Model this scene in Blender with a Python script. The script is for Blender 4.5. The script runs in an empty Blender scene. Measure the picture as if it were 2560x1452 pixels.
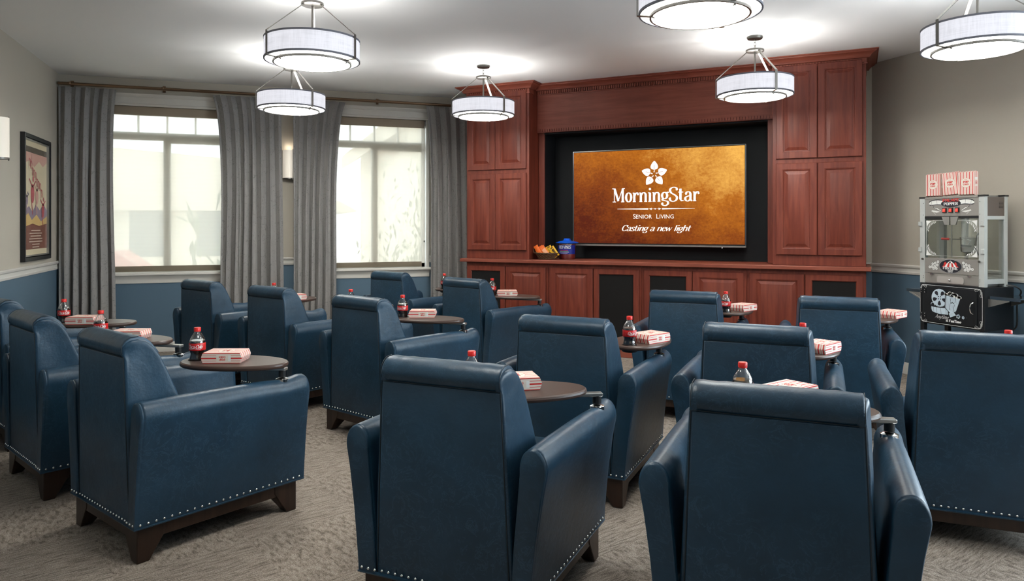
import bpy, bmesh, math, random
from mathutils import Vector, Matrix
R = math.radians
PI = math.pi
random.seed(7)
SC = bpy.context.scene
COL = SC.collection

# ------------------------------------------------------------------ camera
cam_d = bpy.data.cameras.new('camera')
cam = bpy.data.objects.new('camera', cam_d)
COL.objects.link(cam)
cam.location = (0, 0, 1.3)
cam.rotation_euler = (R(90), 0, R(-19.48))
cam_d.sensor_width = 36
cam_d.lens = 1798.0 / 2560 * 36
cam_d.shift_y = -(726 - 564.5) / 2560
cam_d.clip_start = 0.02
cam_d.clip_end = 200
SC.camera = cam

# ------------------------------------------------------------------ view, sampling
SC.view_settings.view_transform = 'Standard'
SC.view_settings.look = 'None'
SC.view_settings.gamma = 1
SC.view_settings.exposure = 0.97
SC.view_settings.use_curve_mapping = False
cy = SC.cycles
cy.use_denoising = True
cy.max_bounces = 7
cy.diffuse_bounces = 4
cy.glossy_bounces = 3
cy.transmission_bounces = 5
cy.transparent_max_bounces = 12
cy.caustics_reflective = False
cy.caustics_refractive = False
cy.sample_clamp_indirect = 6
cy.use_adaptive_sampling = True

# ------------------------------------------------------------------ world (overcast bright day)
world = bpy.data.worlds.new('world')
SC.world = world
world.use_nodes = True
wt = world.node_tree
wt.nodes.clear()
wo = wt.nodes.new('ShaderNodeOutputWorld')
wb = wt.nodes.new('ShaderNodeBackground')
wb.inputs['Color'].default_value = (0.78, 0.88, 1.0, 1)
wb.inputs['Strength'].default_value = 9.0
wt.links.new(wb.outputs[0], wo.inputs[0])

LAMP_UP = 6.5      # watts of each bulb cluster in a pendant
SHADE_E = 0.40       # glow of the linen drum shades
DIFF_E = 19.0        # glow of the lower diffusers

# ------------------------------------------------------------------ room numbers
XL, YW, XR, CZ = -1.855, 8.218, 5.378, 2.8045
YB = -2.4
DA = Vector((2.343, 8.218))            # diagonal wall, end at the window wall
DB = Vector((5.378, 5.183))            # diagonal wall, end at the right wall
RAIL0, RAIL1 = 0.880, 0.958
W1C, W2C, WHALF = -0.892, 1.263, 0.59
WZ0, WZ1 = 0.82, 2.525

# ================================================================== materials
def nt(name):
    m = bpy.data.materials.new(name)
    m.use_nodes = True
    t = m.node_tree
    return m, t, t.nodes['Principled BSDF']

def pm(name, col, rough=0.5, metal=0.0, spec=0.5, coat=0.0, emis=None, es=0.0, trans=0.0, ior=1.45, sheen=0.0):
    m, t, b = nt(name)
    b.inputs['Base Color'].default_value = (*col, 1)
    b.inputs['Roughness'].default_value = rough
    b.inputs['Metallic'].default_value = metal
    b.inputs['Specular IOR Level'].default_value = spec
    b.inputs['Coat Weight'].default_value = coat
    b.inputs['Transmission Weight'].default_value = trans
    b.inputs['IOR'].default_value = ior
    b.inputs['Sheen Weight'].default_value = sheen
    if emis:
        b.inputs['Emission Color'].default_value = (*emis, 1)
        b.inputs['Emission Strength'].default_value = es
    return m

def N(t, kind, **kw):
    n = t.nodes.new(kind)
    for k, v in kw.items():
        if k in n.inputs:
            n.inputs[k].default_value = v
        else:
            setattr(n, k, v)
    return n

def coords(t, scale=(1, 1, 1), kind='Object', rot=(0, 0, 0), loc=(0, 0, 0), rnd=False):
    tc = N(t, 'ShaderNodeTexCoord')
    mp = N(t, 'ShaderNodeMapping')
    mp.inputs['Scale'].default_value = scale
    mp.inputs['Rotation'].default_value = rot
    mp.inputs['Location'].default_value = loc
    t.links.new(tc.outputs[kind], mp.inputs['Vector'])
    if rnd:
        oi = N(t, 'ShaderNodeObjectInfo')
        mu = N(t, 'ShaderNodeMath', operation='MULTIPLY')
        mu.inputs[1].default_value = 17.0
        t.links.new(oi.outputs['Random'], mu.inputs[0])
        t.links.new(mu.outputs[0], mp.inputs['Location'])
    return mp.outputs[0]

def ramp(t, fac, stops, interp='LINEAR'):
    r = N(t, 'ShaderNodeValToRGB')
    r.color_ramp.interpolation = interp
    el = r.color_ramp.elements
    el[0].position, el[0].color = stops[0][0], (*stops[0][1], 1)
    el[1].position, el[1].color = stops[-1][0], (*stops[-1][1], 1)
    for p, c in stops[1:-1]:
        e = el.new(p)
        e.color = (*c, 1)
    t.links.new(fac, r.inputs[0])
    return r.outputs[0]

def noise(t, vec, scale, detail=3, rough=0.5, dist=0.0):
    n = N(t, 'ShaderNodeTexNoise')
    n.inputs['Scale'].default_value = scale
    n.inputs['Detail'].default_value = detail
    n.inputs['Roughness'].default_value = rough
    n.inputs['Distortion'].default_value = dist
    t.links.new(vec, n.inputs['Vector'])
    return n.outputs['Fac']

def mix(t, fac, a, b, blend='MIX'):
    m = N(t, 'ShaderNodeMix', data_type='RGBA', blend_type=blend)
    for s, v in ((m.inputs[0], fac), (m.inputs[6], a), (m.inputs[7], b)):
        if isinstance(v, (int, float)):
            s.default_value = v
        elif isinstance(v, tuple):
            s.default_value = (*v, 1)
        else:
            t.links.new(v, s)
    return m.outputs[2]

def bump(t, b, h, strength=0.2, dist=0.01):
    bn = N(t, 'ShaderNodeBump')
    bn.inputs['Strength'].default_value = strength
    bn.inputs['Distance'].default_value = dist
    t.links.new(h, bn.inputs['Height'])
    t.links.new(bn.outputs[0], b.inputs['Normal'])

def leather():
    m, t, b = nt('blue_leather')
    v = coords(t, rnd=True)
    big = noise(t, v, 5, 4, 0.6)
    base = ramp(t, big, [(0.3, (0.007, 0.028, 0.052)), (0.7, (0.012, 0.044, 0.082))])
    # thin pale scratches: ridged noise
    n = noise(t, v, 13, 6, 0.66, 1.3)
    a = N(t, 'ShaderNodeMath', operation='SUBTRACT'); a.inputs[1].default_value = 0.5
    t.links.new(n, a.inputs[0])
    ab = N(t, 'ShaderNodeMath', operation='ABSOLUTE'); t.links.new(a.outputs[0], ab.inputs[0])
    vein = ramp(t, ab.outputs[0], [(0.0, (1, 1, 1)), (0.022, (0, 0, 0))])
    n2 = noise(t, v, 3.0, 2)
    msk = ramp(t, n2, [(0.34, (0, 0, 0)), (0.60, (1, 1, 1))])
    f = mix(t, 1.0, vein, msk, 'MULTIPLY')
    sc = mix(t, 1.0, f, (0.27, 0.27, 0.27), 'MULTIPLY')
    c = mix(t, sc, base, (0.07, 0.15, 0.23))
    t.links.new(c, b.inputs['Base Color'])
    b.inputs['Roughness'].default_value = 0.40
    b.inputs['Specular IOR Level'].default_value = 0.45
    fine = noise(t, v, 22, 5, 0.6)
    bump(t, b, fine, 0.16, 0.012)
    return m

def wood(name, dark, light, scale=(14, 14, 1.2), rough=0.38, kind='Object'):
    m, t, b = nt(name)
    v = coords(t, scale, kind, rnd=(kind == 'Object'))
    n = noise(t, v, 2.0, 5, 0.55, 0.6)
    v2 = coords(t, (3.0, 3.0, .7), kind)
    n2 = noise(t, v2, 1.2, 2)
    c1 = ramp(t, n, [(0.32, dark), (0.68, light)])
    c2 = ramp(t, n2, [(0.35, (0.86, 0.84, 0.82)), (0.65, (1.0, 1.0, 1.0))])
    t.links.new(mix(t, 1.0, c1, c2, 'MULTIPLY'), b.inputs['Base Color'])
    b.inputs['Roughness'].default_value = rough
    b.inputs['Specular IOR Level'].default_value = 0.38
    bump(t, b, n, 0.04, 0.004)
    return m

def carpet():
    m, t, b = nt('carpet')
    # 0.5 m tiles, strokes turned a quarter on every other tile
    tc = N(t, 'ShaderNodeTexCoord')
    mp = N(t, 'ShaderNodeMapping'); mp.inputs['Rotation'].default_value = (0, 0, R(-19))
    t.links.new(tc.outputs['Object'], mp.inputs['Vector'])
    ck = N(t, 'ShaderNodeTexChecker'); ck.inputs['Scale'].default_value = 2.0
    t.links.new(mp.outputs[0], ck.inputs['Vector'])
    a = N(t, 'ShaderNodeMapping'); a.inputs['Scale'].default_value = (13, 105, 1)
    t.links.new(mp.outputs[0], a.inputs['Vector'])
    c = N(t, 'ShaderNodeMapping'); c.inputs['Scale'].default_value = (52, 22, 1)
    t.links.new(mp.outputs[0], c.inputs['Vector'])
    na = noise(t, a.outputs[0], 1.0, 4, 0.65, 0.35)
    nc = noise(t, c.outputs[0], 1.0, 4, 0.65, 0.35)
    mx = N(t, 'ShaderNodeMix', data_type='FLOAT')
    t.links.new(ck.outputs['Fac'], mx.inputs[0]); t.links.new(na, mx.inputs[2]); t.links.new(nc, mx.inputs[3])
    # let the change between tiles drift so no hard chessboard shows
    big = noise(t, mp.outputs[0], 1.3, 2)
    col = ramp(t, mx.outputs[0], [(0.36, (0.185, 0.150, 0.124)), (0.48, (0.315, 0.262, 0.220)), (0.60, (0.40, 0.342, 0.290))])
    pile = noise(t, mp.outputs[0], 210, 2, 0.7)
    pc = ramp(t, pile, [(0.34, (0.50, 0.50, 0.50)), (0.66, (1.25, 1.25, 1.25))])
    bc = ramp(t, big, [(0.3, (0.82, 0.82, 0.82)), (0.7, (1.06, 1.06, 1.06))])
    col = mix(t, 1.0, mix(t, 1.0, col, pc, 'MULTIPLY'), bc, 'MULTIPLY')
    t.links.new(col, b.inputs['Base Color'])
    b.inputs['Roughness'].default_value = 0.95
    b.inputs['Specular IOR Level'].default_value = 0.1
    bump(t, b, pile, 0.5, 0.004)
    return m

def paint(name, col, rough=0.6, b_s=0.03):
    m, t, b = nt(name)
    v = coords(t)
    n = noise(t, v, 160, 3)
    b.inputs['Base Color'].default_value = (*col, 1)
    b.inputs['Roughness'].default_value = rough
    b.inputs['Specular IOR Level'].default_value = 0.3
    bump(t, b, n, b_s, 0.002)
    return m

def velvet():
    m, t, b = nt('curtain_velvet')
    v = coords(t)
    n = noise(t, v, 7, 5, 0.7, 0.8)
    a = N(t, 'ShaderNodeMath', operation='SUBTRACT'); a.inputs[1].default_value = 0.5
    t.links.new(n, a.inputs[0])
    ab = N(t, 'ShaderNodeMath', operation='ABSOLUTE'); t.links.new(a.outputs[0], ab.inputs[0])
    vein = ramp(t, ab.outputs[0], [(0.0, (1, 1, 1)), (0.035, (0, 0, 0))])
    sp = noise(t, v, 70, 3, 0.7)
    spk = ramp(t, sp, [(0.52, (0, 0, 0)), (0.58, (1, 1, 1))])
    f = mix(t, 1.0, vein, spk, 'MULTIPLY')
    c = mix(t, f, (0.275, 0.262, 0.255), (0.15, 0.145, 0.145))
    t.links.new(c, b.inputs['Base Color'])
    b.inputs['Roughness'].default_value = 0.55
    b.inputs['Sheen Weight'].default_value = 0.25
    b.inputs['Specular IOR Level'].default_value = 0.25
    bump(t, b, sp, 0.15, 0.003)
    return m

def shade_fabric(name, tr, col, lines=900.0):
    m, t, b = nt(name)
    t.nodes.remove(b)
    out = t.nodes['Material Output']
    tp = N(t, 'ShaderNodeBsdfTransparent'); tp.inputs['Color'].default_value = (1.0, 0.955, 0.86, 1)
    tl = N(t, 'ShaderNodeBsdfTranslucent'); tl.inputs['Color'].default_value = (*col, 1)
    df = N(t, 'ShaderNodeBsdfDiffuse'); df.inputs['Color'].default_value = (*[c_ * 0.45 for c_ in col], 1)
    m1 = N(t, 'ShaderNodeMixShader'); m1.inputs[0].default_value = 0.86
    t.links.new(tl.outputs[0], m1.inputs[1]); t.links.new(df.outputs[0], m1.inputs[2])
    v = coords(t, (1, 1, 1))
    w = N(t, 'ShaderNodeTexWave', wave_type='BANDS', bands_direction='Z')
    w.inputs['Scale'].default_value = 22; w.inputs['Distortion'].default_value = 1.0
    w.inputs['Detail'].default_value = 2
    t.links.new(v, w.inputs['Vector'])
    mr = N(t, 'ShaderNodeMapRange')
    mr.inputs['To Min'].default_value = tr * 0.85; mr.inputs['To Max'].default_value = tr * 1.15
    t.links.new(w.outputs['Fac'], mr.inputs['Value'])
    m2 = N(t, 'ShaderNodeMixShader')
    t.links.new(mr.outputs[0], m2.inputs[0])
    t.links.new(m1.outputs[0], m2.inputs[1]); t.links.new(tp.outputs[0], m2.inputs[2])
    t.links.new(m2.outputs[0], out.inputs['Surface'])
    return m

def thin_glass(name, tint=(1, 1, 1), refl=0.08, rough=0.02, edge=0.6):
    m, t, b = nt(name)
    t.nodes.remove(b)
    out = t.nodes['Material Output']
    tp = N(t, 'ShaderNodeBsdfTransparent'); tp.inputs['Color'].default_value = (*tint, 1)
    gl = N(t, 'ShaderNodeBsdfGlossy'); gl.inputs['Roughness'].default_value = rough
    lw = N(t, 'ShaderNodeLayerWeight'); lw.inputs['Blend'].default_value = 0.25
    mr = N(t, 'ShaderNodeMapRange'); mr.inputs['To Min'].default_value = refl; mr.inputs['To Max'].default_value = edge
    t.links.new(lw.outputs['Fresnel'], mr.inputs['Value'])
    ms = N(t, 'ShaderNodeMixShader')
    t.links.new(mr.outputs[0], ms.inputs[0]); t.links.new(tp.outputs[0], ms.inputs[1]); t.links.new(gl.outputs[0], ms.inputs[2])
    t.links.new(ms.outputs[0], out.inputs['Surface'])
    return m

def linen(name, es, col=(0.93, 0.93, 1.0)):
    m, t, b = nt(name)
    v = coords(t, (1, 1, 1), 'Generated')
    v1 = coords(t, (90, 90, 6)); v2 = coords(t, (5, 5, 160))
    n1 = noise(t, v1, 1.0, 3, 0.7); n2 = noise(t, v2, 1.0, 3, 0.7)
    mm = N(t, 'ShaderNodeMath', operation='ADD'); t.links.new(n1, mm.inputs[0]); t.links.new(n2, mm.inputs[1])
    c = ramp(t, mm.outputs[0], [(0.30, tuple(x * 0.70 for x in col)), (0.55, col)])
    mm.use_clamp = False
    hv = N(t, 'ShaderNodeMath', operation='MULTIPLY'); hv.inputs[1].default_value = 0.5
    t.links.new(mm.outputs[0], hv.inputs[0])
    c = ramp(t, hv.outputs[0], [(0.36, tuple(x * 0.74 for x in col)), (0.54, col)])
    t.links.new(c, b.inputs['Emission Color'])
    b.inputs['Emission Strength'].default_value = es
    b.inputs['Base Color'].default_value = (0.30, 0.30, 0.33, 1)
    b.inputs['Roughness'].default_value = 0.9
    return m

def stripes(name, axis, period=0.0245, off=0.0):
    m, t, b = nt(name)
    v = coords(t)
    sx = N(t, 'ShaderNodeSeparateXYZ'); t.links.new(v, sx.inputs[0])
    ad = N(t, 'ShaderNodeMath', operation='ADD'); ad.inputs[1].default_value = 5 * period + off
    t.links.new(sx.outputs[axis], ad.inputs[0])
    md = N(t, 'ShaderNodeMath', operation='MODULO'); md.inputs[1].default_value = period
    t.links.new(ad.outputs[0], md.inputs[0])
    dv = N(t, 'ShaderNodeMath', operation='DIVIDE'); dv.inputs[1].default_value = period
    t.links.new(md.outputs[0], dv.inputs[0])
    W = (0.78, 0.70, 0.62); RD = (0.62, 0.035, 0.03)
    c = ramp(t, dv.outputs[0], [(0.0, RD), (0.27, W), (0.60, RD), (0.68, W), (1.0, W)], 'CONSTANT')
    t.links.new(c, b.inputs['Base Color'])
    b.inputs['Roughness'].default_value = 0.45
    return m

def screen_mat():
    m, t, b = nt('screen_image')
    v = coords(t)
    n1 = noise(t, v, 2.2, 6, 0.65, 0.4)
    n2 = noise(t, coords(t, (4, 1, 9)), 3.0, 6, 0.7, 1.5)
    n3 = noise(t, v, 38, 4, 0.75)
    sx = N(t, 'ShaderNodeSeparateXYZ'); t.links.new(v, sx.inputs[0])
    # brighter towards the upper right of the picture on the screen
    a = N(t, 'ShaderNodeMath', operation='MULTIPLY_ADD'); a.inputs[1].default_value = 0.22; a.inputs[2].default_value = 0.30
    t.links.new(sx.outputs[0], a.inputs[0])
    c = N(t, 'ShaderNodeMath', operation='MULTIPLY_ADD'); c.inputs[1].default_value = 0.42
    t.links.new(sx.outputs[2], c.inputs[0]); t.links.new(a.outputs[0], c.inputs[2])
    d = N(t, 'ShaderNodeMath', operation='MULTIPLY_ADD'); d.inputs[1].default_value = 0.75
    t.links.new(n1, d.inputs[0]); t.links.new(c.outputs[0], d.inputs[2])
    e = N(t, 'ShaderNodeMath', operation='MULTIPLY_ADD'); e.inputs[1].default_value = 0.30
    t.links.new(n2, e.inputs[0]); t.links.new(d.outputs[0], e.inputs[2])
    f = N(t, 'ShaderNodeMath', operation='MULTIPLY_ADD'); f.inputs[1].default_value = 0.34
    t.links.new(n3, f.inputs[0]); t.links.new(e.outputs[0], f.inputs[2])
    g = N(t, 'ShaderNodeMath', operation='SUBTRACT'); g.inputs[1].default_value = 0.50
    t.links.new(f.outputs[0], g.inputs[0])
    col = ramp(t, g.outputs[0], [(0.16, (0.10, 0.012, 0.002)), (0.38, (0.26, 0.055, 0.004)), (0.62, (0.50, 0.15, 0.010)), (0.95, (1.0, 0.52, 0.10))])
    b.inputs['Base Color'].default_value = (0.004, 0.004, 0.004, 1)
    b.inputs['Roughness'].default_value = 0.55
    b.inputs['Specular IOR Level'].default_value = 0.1
    t.links.new(col, b.inputs['Emission Color'])
    b.inputs['Emission Strength'].default_value = 0.50
    return m

M = {}
M['leather'] = leather()
M['seam'] = pm('seam_thread', (0.008, 0.014, 0.02), 0.6)
M['cherry'] = wood('cherry_wood', (0.130, 0.023, 0.013), (0.215, 0.046, 0.026), rough=0.44)
M['cherry_h'] = wood('cherry_wood_along', (0.215, 0.050, 0.030), (0.290, 0.080, 0.050), scale=(1.2, 14, 14), rough=0.44)  # slightly paler header wood, lightened further to make up for weak light up there
M['walnut'] = wood('dark_leg_wood', (0.018, 0.009, 0.006), (0.040, 0.020, 0.013), rough=0.35)
M['carpet'] = carpet()
M['greige'] = paint('greige_paint', (0.50, 0.455, 0.385))
M['blue'] = paint('blue_paint', (0.095, 0.155, 0.215), 0.5)
M['white'] = paint('white_trim_paint', (0.68, 0.655, 0.61), 0.35, 0.0)
M['ceil'] = paint('ceiling_paint', (0.86, 0.86, 0.86), 0.8)
M['velvet'] = velvet()
M['shade'] = shade_fabric('solar_shade', 0.056, (0.86, 0.79, 0.66))
M['hem'] = shade_fabric('shade_hem', 0.0, (0.50, 0.42, 0.32))
M['glass'] = thin_glass('window_glass', (0.97, 1, 0.99), 0.03)
M['picglass'] = thin_glass('picture_glass', (1, 1, 1), 0.015, 0.08, 0.16)
M['pglass'] = thin_glass('machine_glass', (0.95, 0.97, 0.95), 0.07)
M['linen'] = linen('linen_shade', SHADE_E)
M['diff'] = pm('diffuser_glass', (0.9, 0.9, 0.88), 0.4, emis=(1.0, 1.0, 0.93), es=DIFF_E)
M['diff2'] = pm('upper_diffuser_glass', (0.9, 0.9, 0.88), 0.4, emis=(1.0, 1.0, 0.94), es=0.9)
M['band'] = pm('shade_band', (0.16, 0.16, 0.19), 0.6)
M['nickel'] = pm('brushed_nickel', (0.20, 0.19, 0.175), 0.34, 1.0)
M['dnickel'] = pm('dark_nickel', (0.16, 0.15, 0.14), 0.38, 0.9)
M['chrome'] = pm('chrome', (0.75, 0.75, 0.74), 0.12, 1.0)
M['satin'] = pm('satin_steel', (0.45, 0.44, 0.42), 0.30, 0.9)
M['steelp'] = pm('machine_panel_steel', (0.33, 0.31, 0.29), 0.42, 0.55)
M['alum'] = pm('pale_aluminium_post', (0.52, 0.54, 0.53), 0.4, 0.3)
M['bronze'] = pm('bronze_rod', (0.23, 0.15, 0.095), 0.28, 1.0)
M['black'] = pm('black_satin', (0.012, 0.012, 0.013), 0.4)
M['bpaint'] = pm('black_powder_paint', (0.010, 0.011, 0.013), 0.3)
M['recess'] = pm('black_recess_panel', (0.0095, 0.0105, 0.013), 0.65, spec=0.3)
M['mesh'] = pm('black_speaker_cloth', (0.011, 0.010, 0.010), 0.85, spec=0.2)
M['laminate'] = pm('brown_laminate', (0.062, 0.036, 0.028), 0.36)
M['cola'] = pm('cola', (0.010, 0.003, 0.002), 0.05, spec=0.7, coat=0.5)
M['pet'] = thin_glass('bottle_plastic', (0.93, 0.94, 0.94), 0.16, 0.04)
M['cap'] = pm('red_cap', (0.70, 0.025, 0.02), 0.32)
M['label'] = pm('red_label', (0.52, 0.012, 0.012), 0.38)
M['ink_w'] = pm('white_ink', (0.80, 0.80, 0.78), 0.5)
M['ink_r'] = pm('red_ink', (0.58, 0.03, 0.025), 0.5)
M['ink_k'] = pm('black_ink', (0.012, 0.012, 0.02), 0.5)
M['ink_b'] = pm('pale_blue_ink', (0.50, 0.60, 0.68), 0.5)
M['card'] = pm('cream_card', (0.78, 0.70, 0.62), 0.5)
M['strx'] = stripes('carton_stripes_wide', 0)
M['strz'] = stripes('carton_stripes_side', 2, 0.0225, 0.004)
M['screen'] = screen_mat()
M['glow_w'] = pm('screen_white', (0.1, 0.1, 0.1), 0.4, emis=(1, 1, 1), es=0.72)
M['glow_c'] = pm('screen_cream', (0.1, 0.1, 0.1), 0.4, emis=(1, 0.88, 0.78), es=0.68)
M['kettle'] = pm('kettle_steel', (0.30, 0.28, 0.26), 0.28, 0.9)
M['wicker'] = pm('wicker', (0.10, 0.055, 0.025), 0.7)
M['peach'] = pm('peach_print', (0.85, 0.42, 0.25), 0.4)
M['palegreen'] = pm('green_print', (0.25, 0.5, 0.12), 0.5)
M['ink_g'] = pm('grey_ink', (0.22, 0.27, 0.31), 0.5)
M['hoodside'] = pm('brown_grey_steel', (0.16, 0.13, 0.115), 0.4, 0.5)
M['drawerf'] = pm('drawer_plastic', (0.36, 0.33, 0.31), 0.4)
M['card2'] = pm('pale_control_box', (0.45, 0.41, 0.35), 0.5)
M['petalvein'] = pm('petal_vein', (0.05, 0.02, 0.01), 0.5, emis=(.33, .12, .02), es=0.6)
M['red_sw'] = pm('red_switch', (0.75, 0.03, 0.02), 0.3, emis=(1, 0.08, 0.04), es=0.15)
M['orange'] = pm('orange_wrapper', (0.86, 0.17, 0.03), 0.35)
M['yellow'] = pm('yellow_wrapper', (0.80, 0.45, 0.03), 0.35)
M['tubblue'] = pm('blue_plastic_lid', (0.008, 0.10, 0.62), 0.25)
M['tublabel'] = pm('blue_tub_label', (0.01, 0.025, 0.28), 0.35)
M['tubred'] = pm('red_licorice', (0.22, 0.012, 0.012), 0.35, coat=0.4)
M['brown_ink'] = pm('brown_ink', (0.03, 0.012, 0.006), 0.5)
M['sconce'] = pm('sconce_glass', (0.75, 0.70, 0.62), 0.4, emis=(1.0, 0.90, 0.76), es=0.20)
M['outwall'] = pm('pale_stucco', (0.80, 0.70, 0.58), 0.9)
M['outroof'] = pm('tan_shingle', (0.66, 0.56, 0.46), 0.9)
M['outdark'] = pm('outdoor_window_dark', (0.12, 0.13, 0.14), 0.3)
M['leaf'] = pm('leaf_green', (0.10, 0.13, 0.07), 0.6)
M['asphalt'] = pm('pale_asphalt', (0.55, 0.54, 0.52), 0.9)
M['carred'] = pm('red_car_paint', (0.45, 0.03, 0.03), 0.3)
M['bark'] = pm('bark', (0.12, 0.09, 0.06), 0.9)

# ================================================================== mesh builder
class MB:
    def __init__(s):
        s.v = []; s.f = []; s.m = []
    def add(s, vs, fs, mi=0):
        o = len(s.v)
        s.v += [tuple(p) for p in vs]
        for f in fs:
            s.f.append(tuple(i + o for i in f)); s.m.append(mi)
        return s
    def box(s, a, b, mi=0):
        x0, y0, z0 = a; x1, y1, z1 = b
        vs = [(x0, y0, z0), (x1, y0, z0), (x1, y1, z0), (x0, y1, z0), (x0, y0, z1), (x1, y0, z1), (x1, y1, z1), (x0, y1, z1)]
        return s.add(vs, [(0, 3, 2, 1), (4, 5, 6, 7), (0, 1, 5, 4), (1, 2, 6, 5), (2, 3, 7, 6), (3, 0, 4, 7)], mi)
    def loft(s, rings, mi=0, cap=True, closed=True):
        o = len(s.v); n = len(rings[0])
        for r in rings: s.v += [tuple(p) for p in r]
        for k in range(len(rings) - 1):
            for i in range(n if closed else n - 1):
                j = (i + 1) % n
                s.f.append((o + k * n + i, o + k * n + j, o + (k + 1) * n + j, o + (k + 1) * n + i)); s.m.append(mi)
        if cap and closed:
            s.f.append(tuple(o + i for i in reversed(range(n)))); s.m.append(mi)
            s.f.append(tuple(o + (len(rings) - 1) * n + i for i in range(n))); s.m.append(mi)
        return s
    def lathe(s, prof, seg=24, c=(0, 0, 0), mi=0, cap=False):
        rings = [[(c[0] + r * math.cos(2 * PI * i / seg), c[1] + r * math.sin(2 * PI * i / seg), c[2] + z) for i in range(seg)] for r, z in prof]
        return s.loft(rings, mi, cap)
    def tube(s, pts, r, seg=8, mi=0, cap=True):
        pts = [Vector(p) for p in pts]; rings = []
        up = Vector((0, 0, 1))
        d0 = (pts[1] - pts[0]).normalized()
        if abs(d0.z) > 0.95: up = Vector((1, 0, 0))
        x = d0.cross(up).normalized()
        for i, p in enumerate(pts):
            if i == 0: d = pts[1] - p
            elif i == len(pts) - 1: d = p - pts[i - 1]
            else: d = (pts[i + 1] - pts[i - 1])
            d.normalize()
            x = (x - d * x.dot(d)).normalized(); y = d.cross(x)
            rr = r[i] if isinstance(r, (list, tuple)) else r
            rings.append([p + (x * math.cos(2 * PI * k / seg) + y * math.sin(2 * PI * k / seg)) * rr for k in range(seg)])
        return s.loft(rings, mi, cap)
    def bar(s, a, b, w, h, mi=0, up=(0, 0, 1)):
        a = Vector(a); b = Vector(b); d = (b - a).normalized(); u = Vector(up)
        x = d.cross(u).normalized(); y = x.cross(d).normalized()
        rr = []
        for p in (a, b):
            rr.append([p + x * w / 2 + y * h / 2, p - x * w / 2 + y * h / 2, p - x * w / 2 - y * h / 2, p + x * w / 2 - y * h / 2])
        return s.loft(rr, mi)
    def prism(s, poly, z0, z1, mi=0, axis='z'):
        def P(x, y, z): return (x, y, z) if axis == 'z' else ((x, z, y) if axis == 'y' else (z, x, y))
        return s.loft([[P(x, y, z0) for x, y in poly], [P(x, y, z1) for x, y in poly]], mi)
    def sphere(s, c, r, seg=8, mi=0, sz=1.0):
        n = max(3, seg // 2)
        prof = [(r * math.sin(PI * k / n) + 1e-5, -r * sz * math.cos(PI * k / n)) for k in range(n + 1)]
        return s.lathe(prof, seg, c, mi)
    def xform(s, mt):
        s.v = [tuple(mt @ Vector(p)) for p in s.v]; return s
    def build(s, name, mats, parent=None, bevel=0.0, seg=2, smooth=True, ang=35, fix=True):
        me = bpy.data.meshes.new(name)
        me.from_pydata(s.v, [], s.f)
        mats = mats if isinstance(mats, (list, tuple)) else [mats]
        for m_ in mats: me.materials.append(M[m_] if isinstance(m_, str) else m_)
        me.polygons.foreach_set('material_index', s.m)
        if fix or bevel:
            bm = bmesh.new(); bm.from_mesh(me)
            if fix:
                bmesh.ops.recalc_face_normals(bm, faces=bm.faces)
            if bevel:
                es = [e for e in bm.edges if len(e.link_faces) == 2 and e.calc_face_angle(0) > R(30)]
                bmesh.ops.bevel(bm, geom=es, offset=bevel, segments=seg, profile=0.5, affect='EDGES', clamp_overlap=True)
            bm.to_mesh(me); bm.free()
        if smooth:
            me.polygons.foreach_set('use_smooth', [True] * len(me.polygons))
            me.set_sharp_from_angle(angle=R(ang))
        o = bpy.data.objects.new(name, me)
        COL.objects.link(o)
        if parent: o.parent = parent
        return o

def thing(name, label, cat, loc=(0, 0, 0), rz=0.0, group=None):
    o = bpy.data.objects.new(name, None)
    o.empty_display_size = 0.1
    COL.objects.link(o)
    o.location = loc; o.rotation_euler = (0, 0, rz)
    o['label'] = label; o['category'] = cat
    if group: o['group'] = group
    return o
def tag(o, label, cat, group=None):
    o['label'] = label; o['category'] = cat
    if group: o['group'] = group
    return o
def struct(o, label=None):
    o['kind'] = 'structure'
    if label: o['label'] = label
    return o
def copy_tree(o, parent=None):
    c = o.copy(); COL.objects.link(c); c.parent = parent
    for ch in list(o.children):
        copy_tree(ch, c)
    return c

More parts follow.
